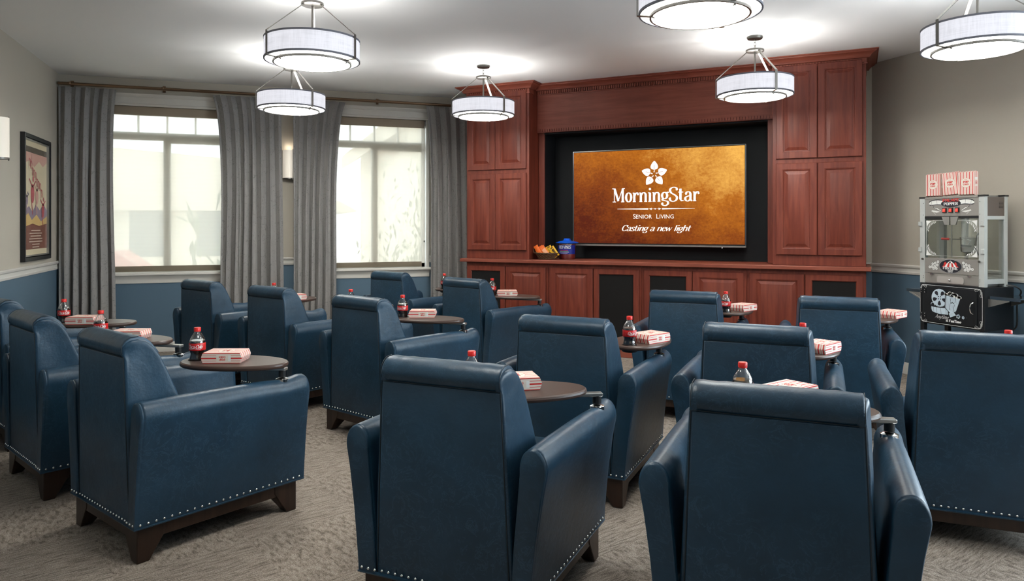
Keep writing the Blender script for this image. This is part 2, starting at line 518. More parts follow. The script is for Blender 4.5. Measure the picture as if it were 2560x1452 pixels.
# ================================================================== lettering
# glyph: advance, strokes. 'l' polyline, 'c' smooth curve, 'o' closed curve, 'd' dot, 's' thin serif tick
def ell(cx, cy_, rx, ry, a0=0, a1=360, n=16):
    return [(cx + rx * math.cos(R(a0 + (a1 - a0) * i / n)), cy_ + ry * math.sin(R(a0 + (a1 - a0) * i / n))) for i in range(n + 1)]
def sf(x, y, w=0.13): return ('s', [(x - w, y), (x + w, y)])
G = {
 'M': (0.98, [('t', [(.14, 0), (.14, 1)]), ('l', [(.16, 1), (.46, .06)]), ('t', [(.46, .06), (.78, 1)]), ('l', [(.80, 0), (.80, 1)]), sf(.14, 0), sf(.80, 0), sf(.08, 1, .1), sf(.86, 1, .1)]),
 'N': (0.86, [('t', [(.14, 0), (.14, 1)]), ('l', [(.14, 1), (.70, 0)]), ('t', [(.70, 0), (.70, 1)]), sf(.14, 0), sf(.70, 1), sf(.09, 1, .1)]),
 'A': (0.84, [('t', [(.08, 0), (.40, 1)]), ('l', [(.40, 1), (.74, 0)]), ('t', [(.2, .35), (.62, .35)]), sf(.08, 0), sf(.74, 0)]),
 'C': (0.76, [('c', ell(.40, .5, .30, .5, 42, 318)), ('l', [(.64, .68), (.64, .98)])]),
 'G': (0.80, [('c', ell(.40, .5, .31, .5, 45, 330)), ('l', [(.66, .42), (.66, .08)]), sf(.60, .42, .14)]),
 'E': (0.72, [('l', [(.14, 0), (.14, 1)]), ('s', [(.02, 1), (.60, 1)]), ('s', [(.02, 0), (.62, 0)]), ('s', [(.14, .52), (.46, .52)]), ('t', [(.60, 1), (.60, .78)]), ('t', [(.62, 0), (.62, .24)])]),
 'F': (0.68, [('l', [(.14, 0), (.14, 1)]), ('s', [(.02, 1), (.60, 1)]), sf(.14, 0), ('s', [(.14, .52), (.46, .52)]), ('t', [(.60, 1), (.60, .76)])]),
 'I': (0.36, [('l', [(.17, 0), (.17, 1)]), sf(.17, 0), sf(.17, 1)]),
 'L': (0.66, [('l', [(.14, 0), (.14, 1)]), sf(.14, 1), ('s', [(.02, 0), (.58, 0)]), ('t', [(.58, 0), (.58, .26)])]),
 'O': (0.82, [('o', ell(.40, .5, .31, .5))]),
 'P': (0.74, [('l', [(.14, 0), (.14, 1)]), ('c', [(.14, 1), (.40, 1), (.62, .92), (.66, .74), (.60, .55), (.40, .48), (.14, .48)]), sf(.14, 0), sf(.08, 1, .08)]),
 'R': (0.80, [('l', [(.14, 0), (.14, 1)]), ('c', [(.14, 1), (.40, 1), (.60, .92), (.64, .75), (.58, .58), (.40, .50), (.14, .50)]), ('l', [(.40, .5), (.68, 0)]), sf(.14, 0), sf(.70, 0, .08), sf(.08, 1, .08)]),
 'S': (0.66, [('c', [(.58, .80), (.54, .95), (.34, 1.02), (.12, .92), (.08, .74), (.20, .58), (.44, .44), (.58, .28), (.52, .08), (.30, -.02), (.10, .06), (.05, .24)]), ('t', [(.58, .78), (.58, 1.0)]), ('d', (.08, .22, .06))]),
 'T': (0.76, [('l', [(.37, 0), (.37, 1)]), ('s', [(.05, 1), (.69, 1)]), sf(.37, 0), ('t', [(.05, 1), (.05, .76)]), ('t', [(.69, 1), (.69, .76)])]),
 'U': (0.82, [('c', [(.15, 1), (.15, .35), (.22, .06), (.40, -.01), (.58, .06), (.66, .35), (.66, 1)]), sf(.15, 1), sf(.66, 1, .1)]),
 'V': (0.80, [('l', [(.08, 1), (.40, 0)]), ('t', [(.40, 0), (.72, 1)]), sf(.08, 1), sf(.72, 1)]),
 'W': (1.05, [('l', [(.08, 1), (.30, 0)]), ('t', [(.30, 0), (.52, .9)]), ('l', [(.52, .9), (.74, 0)]), ('t', [(.74, 0), (.96, 1)])]),
 'Y': (0.76, [('l', [(.37, 0), (.37, .48), (.08, 1)]), ('t', [(.37, .48), (.68, 1)]), sf(.37, 0), sf(.1, 1, .1), sf(.66, 1, .1)]),
 'D': (0.82, [('l', [(.14, 0), (.14, 1)]), ('c', [(.14, 1), (.44, .98), (.66, .80), (.71, .5), (.66, .2), (.44, .02), (.14, 0)]), sf(.08, 0, .08), sf(.08, 1, .08)]),
 'a': (0.62, [('c', [(.12, .50), (.20, .64), (.36, .66), (.45, .54), (.46, .38)]), ('l', [(.46, .40), (.46, .08), (.58, 0)]), ('c', [(.46, .40), (.26, .34), (.10, .24), (.12, .06), (.28, -.01), (.46, .12)]), ('d', (.14, .49, .055))]),
 'c': (0.54, [('c', ell(.30, .33, .22, .34, 40, 320))]),
 'e': (0.56, [('c', [(.10, .36), (.48, .40), (.42, .60), (.28, .66), (.12, .52), (.09, .30), (.16, .08), (.30, -.01), (.48, .10)])]),
 'g': (0.60, [('o', ell(.27, .42, .19, .24)), ('c', [(.16, .22), (.12, .10), (.30, .04), (.48, -.02), (.52, -.18), (.34, -.32), (.12, -.26), (.10, -.12)]), ('c', [(.42, .58), (.50, .66), (.58, .64)]), ('d', (.12, -.13, .05))]),
 'h': (0.66, [('l', [(.14, 0), (.14, 1)]), ('c', [(.14, .44), (.26, .62), (.40, .66), (.50, .54), (.51, .34)]), ('l', [(.51, .36), (.51, 0)]), sf(.14, 0, .1), sf(.51, 0, .1), sf(.08, 1, .07)]),
 'i': (0.34, [('l', [(.17, 0), (.17, .65)]), sf(.17, 0, .12), sf(.11, .65, .08), ('d', (.17, .92, .09))]),
 'l': (0.32, [('l', [(.16, 0), (.16, 1)]), sf(.16, 0, .12), sf(.10, 1, .08)]),
 'm': (0.98, [('l', [(.14, 0), (.14, .65)]), ('c', [(.14, .44), (.24, .62), (.36, .66), (.45, .54), (.46, .34)]), ('l', [(.46, .36), (.46, 0)]), ('c', [(.46, .44), (.56, .62), (.68, .66), (.77, .54), (.78, .34)]), ('l', [(.78, .36), (.78, 0)]), sf(.14, 0, .1), sf(.46, 0, .1), sf(.78, 0, .1), sf(.08, .65, .07)]),
 'n': (0.66, [('l', [(.14, 0), (.14, .65)]), ('c', [(.14, .44), (.26, .62), (.40, .66), (.50, .54), (.51, .34)]), ('l', [(.51, .36), (.51, 0)]), sf(.14, 0, .11), sf(.51, 0, .11), sf(.08, .65, .07)]),
 'o': (0.58, [('o', ell(.28, .33, .20, .34))]),
 'r': (0.50, [('l', [(.14, 0), (.14, .65)]), ('c', [(.14, .40), (.22, .58), (.34, .66), (.43, .60)]), ('d', (.42, .55, .075)), sf(.14, 0, .12), sf(.08, .65, .07)]),
 's': (0.48, [('c', [(.40, .54), (.34, .66), (.18, .66), (.10, .52), (.20, .38), (.34, .28), (.42, .14), (.32, 0), (.14, 0), (.07, .12)])]),
 't': (0.44, [('l', [(.18, .90), (.18, .14), (.24, .02), (.40, .04)]), ('s', [(.02, .65), (.38, .65)])]),
 'w': (0.80, [('l', [(.06, .65), (.22, 0)]), ('t', [(.22, 0), (.38, .6)]), ('l', [(.38, .6), (.55, 0)]), ('t', [(.55, 0), (.72, .65)])]),
 'y': (0.60, [('l', [(.08, .65), (.30, .02)]), ('c', [(.52, .65), (.34, .10), (.24, -.20), (.08, -.26)])]),
 'u': (0.66, [('l', [(.14, .65), (.14, .30)]), ('c', [(.14, .32), (.16, .08), (.28, -.01), (.42, .06), (.51, .24)]), ('l', [(.51, .65), (.51, 0)]), sf(.08, .65, .07), sf(.56, 0, .07)]),
 '-': (0.40, [('s', [(.06, .36), (.34, .36)])]),
 "'": (0.22, [('t', [(.12, 1), (.08, .78)])]),
 '&': (0.80, [('c', [(.68, .40), (.50, .05), (.24, -.02), (.08, .18), (.18, .42), (.44, .66), (.46, .90), (.30, 1.0), (.18, .86), (.26, .62), (.66, .04)])]),
 ' ': (0.40, []),
}
def catmull(P, closed=False, sub=4):
    n = len(P); out = []
    rng = range(n - 1)
    for i in rng:
        p0 = P[i - 1] if i > 0 else (P[-2] if closed else P[0]); p1 = P[i]; p2 = P[i + 1]
        p3 = P[i + 2] if i + 2 < n else (P[1] if closed else P[-1])
        for k in range(sub):
            t_ = k / sub
            out.append(tuple(0.5 * (2 * p1[d] + (-p0[d] + p2[d]) * t_ + (2 * p0[d] - 5 * p1[d] + 4 * p2[d] - p3[d]) * t_ * t_ + (-p0[d] + 3 * p1[d] - 3 * p2[d] + p3[d]) * t_ ** 3) for d in (0, 1)))
    out.append(P[-1])
    return out
def catm3(P, sub=5):
    out = []
    for i in range(len(P) - 1):
        p0 = P[max(i - 1, 0)]; p1 = P[i]; p2 = P[i + 1]; p3 = P[min(i + 2, len(P) - 1)]
        for k in range(sub):
            t_ = k / sub
            out.append(tuple(0.5 * (2 * p1[d] + (-p0[d] + p2[d]) * t_ + (2 * p0[d] - 5 * p1[d] + 4 * p2[d] - p3[d]) * t_ * t_ + (-p0[d] + 3 * p1[d] - 3 * p2[d] + p3[d]) * t_ ** 3) for d in (0, 1, 2)))
    out.append(P[-1])
    return out
def letter(text, h, thick=0.17, thin=0.055, serif=True, slant=0.0, sx=1.0, track=0.0, swash=False):
    """flat outlines of a word: list of (vertices2d, faces), centred on x, baseline at 0, capital height h"""
    quads = []; x = 0.0
    def ribbon(P, mode, closed=False):
        n = len(P); L = []; Rr = []
        for i, p in enumerate(P):
            a = P[i - 1] if i > 0 else (P[-2] if closed else p); b = P[i + 1] if i < n - 1 else (P[1] if closed else p)
            dx, dy = b[0] - a[0], b[1] - a[1]; l = math.hypot(dx, dy) or 1; dx /= l; dy /= l
            if mode == 's' or mode == 't': w = thin
            else: w = thin + (thick - thin) * abs(dy) ** 1.5
            L.append((p[0] - dy * w / 2, p[1] + dx * w / 2)); Rr.append((p[0] + dy * w / 2, p[1] - dx * w / 2))
        vs = L + Rr
        return vs, [(i, i + 1, n + i + 1, n + i) for i in range(n - 1)]
    for ch in text:
        adv, st = G.get(ch, G[' '])
        for kind, P in st:
            if kind == 's' and not serif and len(P) == 2 and abs(P[0][0] - P[1][0]) < 0.27 and ch not in '-t': continue
            if kind == 'd':
                if not serif and ch != 'i': continue
                cx, cy2, r_ = P; vs = [(cx + r_ * math.cos(2 * PI * k / 10), cy2 + r_ * math.sin(2 * PI * k / 10)) for k in range(10)]
                fs = [tuple(range(10))]
            elif kind == 'c': vs, fs = ribbon(catmull(P, sub=2 if len(P) > 12 else 4), 'c')
            elif kind == 'o': vs, fs = ribbon(P, 'c', True)
            else: vs, fs = ribbon(P, kind)
            quads.append(([((vx + x) , vy) for vx, vy in vs], fs))
        x += adv + track
    W = x - track
    res = []
    for vs, fs in quads:
        res.append(([((vx - W / 2 + slant * vy) * h * sx, vy * h) for vx, vy in vs], fs))
    return res, W * h * sx
def put(mb, items, fn, mi=0, step=0.0):
    """fn maps (x, y, k) to 3D"""
    k = 0
    for vs, fs in items:
        k += 1
        mb.add([fn(px, py, k) for px, py in vs], fs, mi)
    return mb
def planar(o, ux, uy, eps=(0, 0, 0)):
    o = Vector(o); ux = Vector(ux); uy = Vector(uy); n = ux.cross(uy).normalized()
    return lambda x, y, k=0: o + ux * x + uy * y + n * (0.00002 * (k % 7))
def disc2(cx, cy_, rx, ry, n=28):
    return ([(cx + rx * math.cos(2 * PI * k / n), cy_ + ry * math.sin(2 * PI * k / n)) for k in range(n)], [tuple(range(n))])
def ring2(cx, cy_, rx, ry, w, n=28):
    vs = [(cx + rx * math.cos(2 * PI * k / n), cy_ + ry * math.sin(2 * PI * k / n)) for k in range(n)] + [(cx + (rx - w) * math.cos(2 * PI * k / n), cy_ + (ry - w) * math.sin(2 * PI * k / n)) for k in range(n)]
    return (vs, [(k, (k + 1) % n, n + (k + 1) % n, n + k) for k in range(n)])
def poly2(p): return (list(p), [tuple(range(len(p)))])
def line2(P, w):
    n = len(P); L = []; Q = []
    for i, p in enumerate(P):
        a = P[max(i - 1, 0)]; b = P[min(i + 1, n - 1)]
        dx, dy = b[0] - a[0], b[1] - a[1]; l = math.hypot(dx, dy) or 1
        L.append((p[0] - dy / l * w / 2, p[1] + dx / l * w / 2)); Q.append((p[0] + dy / l * w / 2, p[1] - dx / l * w / 2))
    return (L + Q, [(i, i + 1, n + i + 1, n + i) for i in range(n - 1)])
def sans(name, text, size, mat, parent, mt):
    """plain sans lettering from the built-in font, turned into a mesh"""
    cu = bpy.data.curves.new('t', 'FONT'); cu.body = text; cu.size = size; cu.align_x = 'CENTER'; cu.resolution_u = 3
    ob = bpy.data.objects.new('t', cu); COL.objects.link(ob)
    me = bpy.data.meshes.new_from_object(ob.evaluated_get(bpy.context.evaluated_depsgraph_get()))
    bpy.data.objects.remove(ob); bpy.data.curves.remove(cu)
    me.materials.clear(); me.materials.append(M[mat]); me.transform(mt)
    o = bpy.data.objects.new(name, me); COL.objects.link(o); o.parent = parent
    return o

# ================================================================== room shell
TH = 0.16
def sweep(path, prof, closed=False):
    """sweep a (out, z) profile along a 2D path with mitred corners; out is to the right of travel"""
    P = [Vector(p) for p in path]; n = len(P); rings = []
    for i, p in enumerate(P):
        d1 = (P[i] - P[i - 1]).normalized() if (i > 0 or closed) else (P[1] - P[0]).normalized()
        d2 = (P[(i + 1) % n] - P[i]).normalized() if (i < n - 1 or closed) else d1
        n1 = Vector((d1.y, -d1.x)); n2 = Vector((d2.y, -d2.x))
        m = (n1 + n2).normalized(); k = 1 / max(0.3, m.dot(n1))
        rings.append([(p.x + m.x * k * o, p.y + m.y * k * o, z) for o, z in prof])
    return rings

fl = MB().box((XL - TH, YB - TH, -0.08), (XR + TH, YW + TH, 0.0)).build('floor', 'carpet', smooth=False)
struct(fl, 'taupe carpet tiles with a broken linear pattern')
ce = MB().box((XL - TH, YB - TH, CZ), (XR + TH, YW + TH, CZ + 0.1)).build('ceiling', 'ceil', smooth=False)
struct(ce, 'smooth white ceiling')

def wall_cells(mb, put_box, cells):
    for a, b, z0, z1 in cells:
        zs = [z0, z1] if (z1 <= RAIL0 or z0 >= RAIL0) else [z0, RAIL0, z1]
        for q in range(len(zs) - 1):
            put_box(a, b, zs[q], zs[q + 1], 1 if zs[q + 1] <= RAIL0 + 1e-6 else 0)

# wall with the two shaded windows
mb = MB()
w1a, w1b, w2a, w2b = W1C - WHALF, W1C + WHALF, W2C - WHALF, W2C + WHALF
wall_cells(mb, lambda a, b, z0, z1, m: mb.box((a, YW, z0), (b, YW + TH, z1), m), [
    (XL - TH, w1a, 0, CZ), (w1b, w2a, 0, CZ), (w2b, XR + TH, 0, CZ),
    (w1a, w1b, 0, WZ0), (w2a, w2b, 0, WZ0), (w1a, w1b, WZ1, CZ), (w2a, w2b, WZ1, CZ)])
struct(mb.build('wall_far', ['greige', 'blue'], smooth=False), 'greige wall with a blue dado and two windows')
mb = MB()
LW = []
wall_cells(mb, lambda a, b, z0, z1, m: mb.box((XL - TH, a, z0), (XL, b, z1), m), [(YB, YW, 0, CZ)] + [c_ for a, b in LW for c_ in ((a, b, 0, .62), (a, b, 2.55, CZ))])
struct(mb.build('wall_left', ['greige', 'blue'], smooth=False), 'greige wall with a blue dado beside the framed poster')
# right wall: unseen windows, inferred from blue sheen on the chairs, enlarged to add fill
RW = [(-2.0, -0.6), (-0.3, 1.1), (1.4, 2.8)]
RZ0, RZ1 = 0.62, 2.55
mb = MB()
cells = [(YB, RW[0][0], 0, CZ), (RW[0][1], RW[1][0], 0, CZ), (RW[1][1], RW[2][0], 0, CZ), (RW[2][1], DB.y, 0, CZ)]
for a, b in RW: cells += [(a, b, 0, RZ0), (a, b, RZ1, CZ)]
wall_cells(mb, lambda a, b, z0, z1, m: mb.box((XR, a, z0), (XR + TH, b, z1), m), cells)
struct(mb.build('wall_right', ['greige', 'blue'], smooth=False), 'greige wall with a blue dado behind the popcorn cart')
mb = MB()
wall_cells(mb, lambda a, b, z0, z1, m: mb.box((a, YB - TH, z0), (b, YB, z1), m), [(XL - TH, XR + TH, 0, CZ)])
struct(mb.build('wall_rear', ['greige', 'blue'], smooth=False))
# diagonal wall across the corner
dn = (DB - DA).normalized(); dnin = Vector((-1, -1)).normalized()
DL = (DB - DA).length
def dg(s_, o, z=0.0):
    p = DA + dn * s_ + dnin * o
    return (p.x, p.y, z)
mb = MB()
for z0, z1, m in ((0, RAIL0, 1), (RAIL0, CZ, 0)):
    mb.loft([[dg(0, 0, z0), dg(0, -0.1, z0), dg(0, -0.1, z1), dg(0, 0, z1)], [dg(DL, 0, z0), dg(DL, -0.1, z0), dg(DL, -0.1, z1), dg(DL, 0, z1)]], m)
struct(mb.build('wall_diagonal', ['greige', 'blue'], smooth=False), 'short wall across the corner behind the media cabinets')

# chair rails and baseboards (out, z) profiles
rail = [(0, RAIL0 - 0.004), (0.010, RAIL0 - 0.004), (0.014, RAIL0 + 0.014), (0.009, RAIL0 + 0.02), (0.009, RAIL0 + 0.045), (0.022, RAIL0 + 0.055), (0.026, RAIL1 - 0.008), (0.018, RAIL1), (0, RAIL1)]
basep = [(0, 0), (0.014, 0), (0.014, 0.085), (0.006, 0.10), (0, 0.10)]
runs = {'left': [(XL, YB), (XL, YW)], 'right': [(XR, DB.y - 0.0), (XR, RW[2][1] + .02)]}
for i, (nm, p) in enumerate(runs.items()):
    struct(MB().loft(sweep(p, rail)).build('trim_%d' % (i + 1), 'white'), 'white moulded chair rail on the %s wall' % nm)
    struct(MB().loft(sweep(p, basep)).build('baseboard_' + nm, 'white'))
for k, (a, b) in enumerate([(XL + .03, w1a - 0.035), (w1b + 0.035, w2a - 0.035), (w2b + 0.035, DA.x)]):
    struct(MB().loft(sweep([(a, YW), (b, YW)], rail)).build('trim_%d' % (k + 3), 'white'), 'white moulded chair rail on the window wall')
struct(MB().loft(sweep([(XL, YW), (DA.x, YW)], basep)).build('baseboard_far', 'white'))
struct(MB().loft(sweep([dg(4.243, 0)[:2], dg(DL, 0)[:2]], rail)).build('trim_6', 'white'), 'stub of chair rail between cabinets and corner')

# ------------------------------------------------------------------ windows
def window(n, c, label):
    a, b = c - WHALF, c + WHALF
    y = YW
    fr = MB()
    yf0, yf1 = y + 0.075, y + 0.125
    # perimeter frame
    fr.box((a, yf0, WZ0), (a + 0.045, yf1, WZ1)); fr.box((b - 0.045, yf0, WZ0), (b, yf1, WZ1))
    fr.box((a, yf0, WZ0), (b, yf1, WZ0 + 0.05)); fr.box((a, yf0, 2.46), (b, yf1, WZ1))
    fr.box((a, yf0 - 0.01, 2.19), (b, yf1, 2.268))          # transom rail
    fr.box((c - 0.034, yf0 - 0.01, WZ0), (c + 0.034, yf1, 2.19))
    fr.box((c + 0.034, yf0 + 0.004, 2.165), (b, yf1 - 0.006, 2.19)); 
    for k in (-1, 0, 1):
        fr.box((c + k * 0.272 - 0.009, yf0 + 0.01, 2.268), (c + k * 0.272 + 0.009, yf1 - 0.01, 2.46))
    w = struct(fr.build('window_%d' % n, 'white', bevel=0.003, seg=1), label)
    MB().box((a + .02, y + 0.098, WZ0 + .02), (b - .02, y + 0.102, WZ1 - .02)).build('pane', 'glass', w, smooth=False)
    # casing: narrow side strips, cornice head, sill with apron
    cs = MB()
    cs.box((a - 0.03, y - 0.012, WZ0), (a, y + 0.0, WZ1)); cs.box((b, y - 0.012, WZ0), (b + 0.03, y, WZ1))
    cs.box((a - 0.002, y - 0.0, WZ0), (a + 0.006, y + 0.075, WZ1)); cs.box((b - 0.006, y, WZ0), (b + 0.002, y + 0.075, WZ1))
    cs.build('side_casing', 'white', w)
    hp = [(0, WZ1), (0.016, WZ1), (0.020, WZ1 + 0.012), (0.026, WZ1 + 0.018), (0.018, WZ1 + 0.028), (0.018, WZ1 + 0.088), (0.030, WZ1 + 0.096), (0.036, WZ1 + 0.108), (0.046, WZ1 + 0.118), (0.046, WZ1 + 0.124), (0, WZ1 + 0.124)]
    MB().loft(sweep([(a - 0.045, y), (b + 0.045, y)], hp)).build('head_casing', 'white', w)
    sp = [(-0.075, 0.79), (0.050, 0.79), (0.058, 0.797), (0.058, 0.813), (0.050, 0.821), (-0.075, 0.821)]
    MB().loft(sweep([(a - 0.045, y), (b + 0.045, y)], sp)).build('sill', 'white', w)
    ap = [(0, 0.712), (0.010, 0.712), (0.014, 0.728), (0.012, 0.742), (0.020, 0.762), (0.030, 0.778), (0.036, 0.79), (0, 0.79)]
    MB().loft(sweep([(a - 0.03, y), (b + 0.03, y)], ap)).build('apron', 'white', w)
    return w
window(1, W1C, 'wide window at left with a four light transom')
window(2, W2C, 'wide window at right with a four light transom')
for k, (a, b) in enumerate(RW):
    fr = MB()
    x0, x1 = XR + 0.08, XR + 0.12
    for q0, q1, z0, z1 in ((a, a + .05, RZ0, RZ1), (b - .05, b, RZ0, RZ1), (a, b, RZ0, RZ0 + .05), (a, b, RZ1 - .05, RZ1), ((a + b) / 2 - .03, (a + b) / 2 + .03, RZ0, RZ1)):
        fr.box((x0, q0, z0), (x1, q1, z1))
    w = struct(fr.build('window_%d' % (k + 3), 'white', smooth=False))
    MB().box((XR + .098, a, RZ0), (XR + .102, b, RZ1)).build('pane', 'glass', w, smooth=False)
for k, (a, b) in enumerate(LW):
    fr = MB()
    x0, x1 = XL - 0.12, XL - 0.08
    for q0, q1, z0, z1 in ((a, a + .05, RZ0, RZ1), (b - .05, b, RZ0, RZ1), (a, b, RZ0, RZ0 + .05), (a, b, RZ1 - .05, RZ1), ((a + b) / 2 - .03, (a + b) / 2 + .03, RZ0, RZ1)):
        fr.box((x0, q0, z0), (x1, q1, z1))
    w = struct(fr.build('window_%d' % (k + 6), 'white', smooth=False))
    MB().box((XL - .102, a, RZ0), (XL - .098, b, RZ1)).build('pane', 'glass', w, smooth=False)
def portal(loc, rot, sx, sy, name):
    l = bpy.data.lights.new(name, 'AREA'); l.shape = 'RECTANGLE'; l.size = sx; l.size_y = sy
    l.cycles.is_portal = True
    o = bpy.data.objects.new(name, l); COL.objects.link(o); o.location = loc; o.rotation_euler = rot
for c in (W1C, W2C): portal((c, YW + TH + .02, 1.67), (R(-90), 0, 0), WHALF * 2, 1.7, 'daylight_portal')
for a, b in LW: portal((XL - TH - .02, (a + b) / 2, 1.585), (0, R(-90), 0), RZ1 - RZ0, b - a, 'daylight_portal')
for a, b in RW: portal((XR + TH + .02, (a + b) / 2, 1.66), (0, R(90), 0), RZ1 - RZ0, b - a, 'daylight_portal')

def roller_shade(c, label):
    a, b = c - WHALF + 0.018, c + WHALF - 0.052
    y = YW + 0.032
    t = thing('roller_shade', label, 'window shade', (c, y, 0), 0, 'roller shades in the two windows')
    f = MB(); f.add([(a - c, 0, 0.885), (b - c, 0, 0.885), (b - c, 0, 2.45), (a - c, 0, 2.45)], [(0, 1, 2, 3)]); f.build('fabric', 'shade', t, smooth=False)
    MB().box((a - c, -0.004, 0.829), (b - c, 0.004, 0.886)).build('hem_bar', 'hem', t, bevel=0.002)
    MB().box((a - c - 0.012, -0.026, 2.437), (b - c + 0.03, 0.026, WZ1 - 0.001)).build('valance', pmt, t, bevel=0.006)
    ch = MB().tube([(b - c + 0.028, -0.02, 2.44), (b - c + 0.028, -0.02, 1.12)], 0.0018, 5)
    ch.build('pull_chain', 'white', t)
    MB().lathe([(0.001, -0.012), (0.009, -0.008), (0.009, 0.008), (0.001, 0.012)], 8, (b - c + 0.028, -0.02, 1.12)).build('chain_weight', 'nickel', t)
    return t
pmt = pm('tan_valance', (0.36, 0.29, 0.22), 0.8)
roller_shade(W1C, 'cream see-through roller shade in the left window')
roller_shade(W2C, 'cream see-through roller shade in the right window, beside the cabinets')

# ------------------------------------------------------------------ curtains
YC = YW - 0.115
def curtain(x0, x1, xb0, xb1, label, waves, seed, flapL=0, flapR=0, ztop=2.665):
    rnd = random.Random(seed)
    nx = waves * 22; nz = 26
    ph = [rnd.uniform(-0.5, 0.5) for _ in range(waves + 2)]
    am = [rnd.uniform(0.8, 1.25) for _ in range(waves + 2)]
    cx = (x0 + x1) / 2
    vs = []; fs = []
    zb = 0.025
    for j in range(nz + 1):
        q = j / nz                           # 0 top .. 1 bottom
        z = ztop + (zb - ztop) * q
        g = q ** 0.8
        L = x0 + (xb0 - x0) * g; Rr = x1 + (xb1 - x1) * g
        if flapL: L -= flapL * (math.exp(-q * 16) - 0.5 * math.exp(-((q - .35) / .3) ** 2))
        if flapR: Rr += flapR * (math.exp(-q * 16) - 0.5 * math.exp(-((q - .35) / .3) ** 2))
        for i in range(nx + 1):
            u = i / nx; w = u * waves; k = int(min(w, waves - 1e-6)); fr_ = w - k
            amp = 0.034 * (am[k] * (1 - fr_) + am[k + 1] * fr_) * (0.75 + 0.45 * q)
            edge = min(1, min(u, 1 - u) * waves * 1.6)
            y = amp * edge * math.sin(2 * PI * (w + 0.16 * ph[k] * math.sin(PI * q) )) + 0.010 * math.sin(3.1 * w + 4 * q + seed)
            xx = L + (Rr - L) * u + 0.012 * math.sin(2 * PI * w * 2 + 2 * q) * edge + 0.008 * math.sin(2 * q + k)
            vs.append((xx - cx, y, z))
    n = nx + 1
    for j in range(nz):
        for i in range(nx):
            fs.append((j * n + i, j * n + i + 1, (j + 1) * n + i + 1, (j + 1) * n + i))
    t = thing('curtain', label, 'curtain', (cx, YC, 0), 0, 'grey velvet curtains on the rod')
    c = MB().add(vs, fs).build('drape', 'velvet', t, ang=180, fix=False)
    so = c.modifiers.new('thick', 'SOLIDIFY'); so.thickness = 0.004
    return t
curtain(-1.838, -1.350, -1.838, -1.335, 'grey velvet curtain panel in the left corner of the room', 6, 1, flapR=0.03)
curtain(-0.400, 0.235, -0.375, 0.262, 'grey velvet curtain panel right of the left window, left of the wall sconce', 7, 2, flapL=0.05)
curtain(0.362, 0.880, 0.358, 0.800, 'grey velvet curtain panel left of the right window, right of the wall sconce', 6, 3, flapR=0.05)
curtain(1.845, 2.30, 1.872, 2.36, 'grey velvet curtain panel beside the cherry cabinets', 4, 4, flapL=0.03, ztop=2.675)
t = thing('curtain_rod', 'long bronze curtain rod under the ceiling of the window wall', 'curtain rod', (0.2, YC, 2.698))
MB().tube([(-2.04, 0, 0), (2.02, 0, 0)], 0.013, 12).build('pole', 'bronze', t)
MB().tube([(-2.04, 0.0, -0.008), (2.02, 0.0, -0.008)], 0.010, 8).build('track', 'bronze', t)
for x in (-1.94, -1.11, 0.10, 1.08, 1.98):
    b = MB().tube([(x, 0, 0.004), (x, YW - YC - 0.004, 0.012)], 0.006, 8)
    b.lathe([(0.001, -0.012), (0.016, -0.010), (0.019, 0.0), (0.016, 0.010), (0.001, 0.014)], 12, (x, 0, 0.004))
    b.box((x - 0.014, YW - YC - 0.010, -0.02), (x + 0.014, YW - YC - 0.001, 0.045))
    b.build('bracket', 'bronze', t)

# ------------------------------------------------------------------ sconces
def sconce(loc, rz, label):
    t = thing('wall_sconce', label, 'wall lamp', loc, rz, 'wall sconces')
    w, d, h = 0.066, 0.085, 0.155
    MB().box((-w, -0.012, -h), (w, -0.001, h)).build('backplate', 'dnickel', t, bevel=0.003)
    def arc(s, z): return [(w * s * math.cos(PI + PI * k / 14), -0.012 + d * s * math.sin(PI + PI * k / 14), z) for k in range(15)]
    MB().loft([arc(1, -h + .006), arc(1, h - .004)], cap=True).build('glass_shade', 'sconce', t)
    a = R(270 + 36)
    x, y = w * math.cos(a), -0.012 + d * math.sin(a)
    MB().box((x - 0.005, y - 0.006, -h - .012), (x + 0.005, y + 0.002, h + 0.008)).build('side_bar', 'dnickel', t)
    MB().loft([arc(1.03, -h - 0.006), arc(1.03, -h + 0.007)]).build('bottom_cap', 'dnickel', t)
    l = bpy.data.lights.new('sconce_bulb', 'POINT'); l.energy = 0.12; l.color = (1, .86, .68); l.shadow_soft_size = 0.02
    o = bpy.data.objects.new('sconce_bulb', l); COL.objects.link(o); o.parent = t; o.location = (0, -0.045, h + 0.03)
    return t
sconce((0.322, YW, 1.968), 0, 'small lit wall sconce between the two middle curtain panels')
sconce((XL, 6.35, 1.96), R(90), 'lit wall sconce at the left edge, beside the framed poster')

# ------------------------------------------------------------------ poster (generic stand-in picture)
py0, py1, pz0, pz1 = 6.974, 7.770, 0.998, 2.082
pc, ph_ = (py0 + py1) / 2, (py1 - py0) / 2
t = thing('framed_poster', 'tall musical film poster in a black frame on the left wall', 'poster', (XL, pc, (pz0 + pz1) / 2), R(90))
hw, hh = ph_, (pz1 - pz0) / 2
fr = MB()
def rect(a, b, d): return [(-a, -d, -b), (a, -d, -b), (a, -d, b), (-a, -d, b)]
fr.loft([rect(hw, hh, 0.001), rect(hw, hh, 0.034), rect(hw - 0.004, hh - 0.004, 0.038), rect(hw - 0.034, hh - 0.034, 0.034), rect(hw - 0.040, hh - 0.040, 0.010)], cap=False)
fr.build('frame', 'bpaint', t, smooth=False)
MB().loft([rect(hw - 0.040, hh - 0.040, 0.010), rect(hw - 0.041, hh - 0.041, 0.030), rect(hw - 0.052, hh - 0.052, 0.028), rect(hw - 0.053, hh - 0.053, 0.012)], cap=False).build('inner_moulding', 'satin', t, smooth=False)
pcol = {}
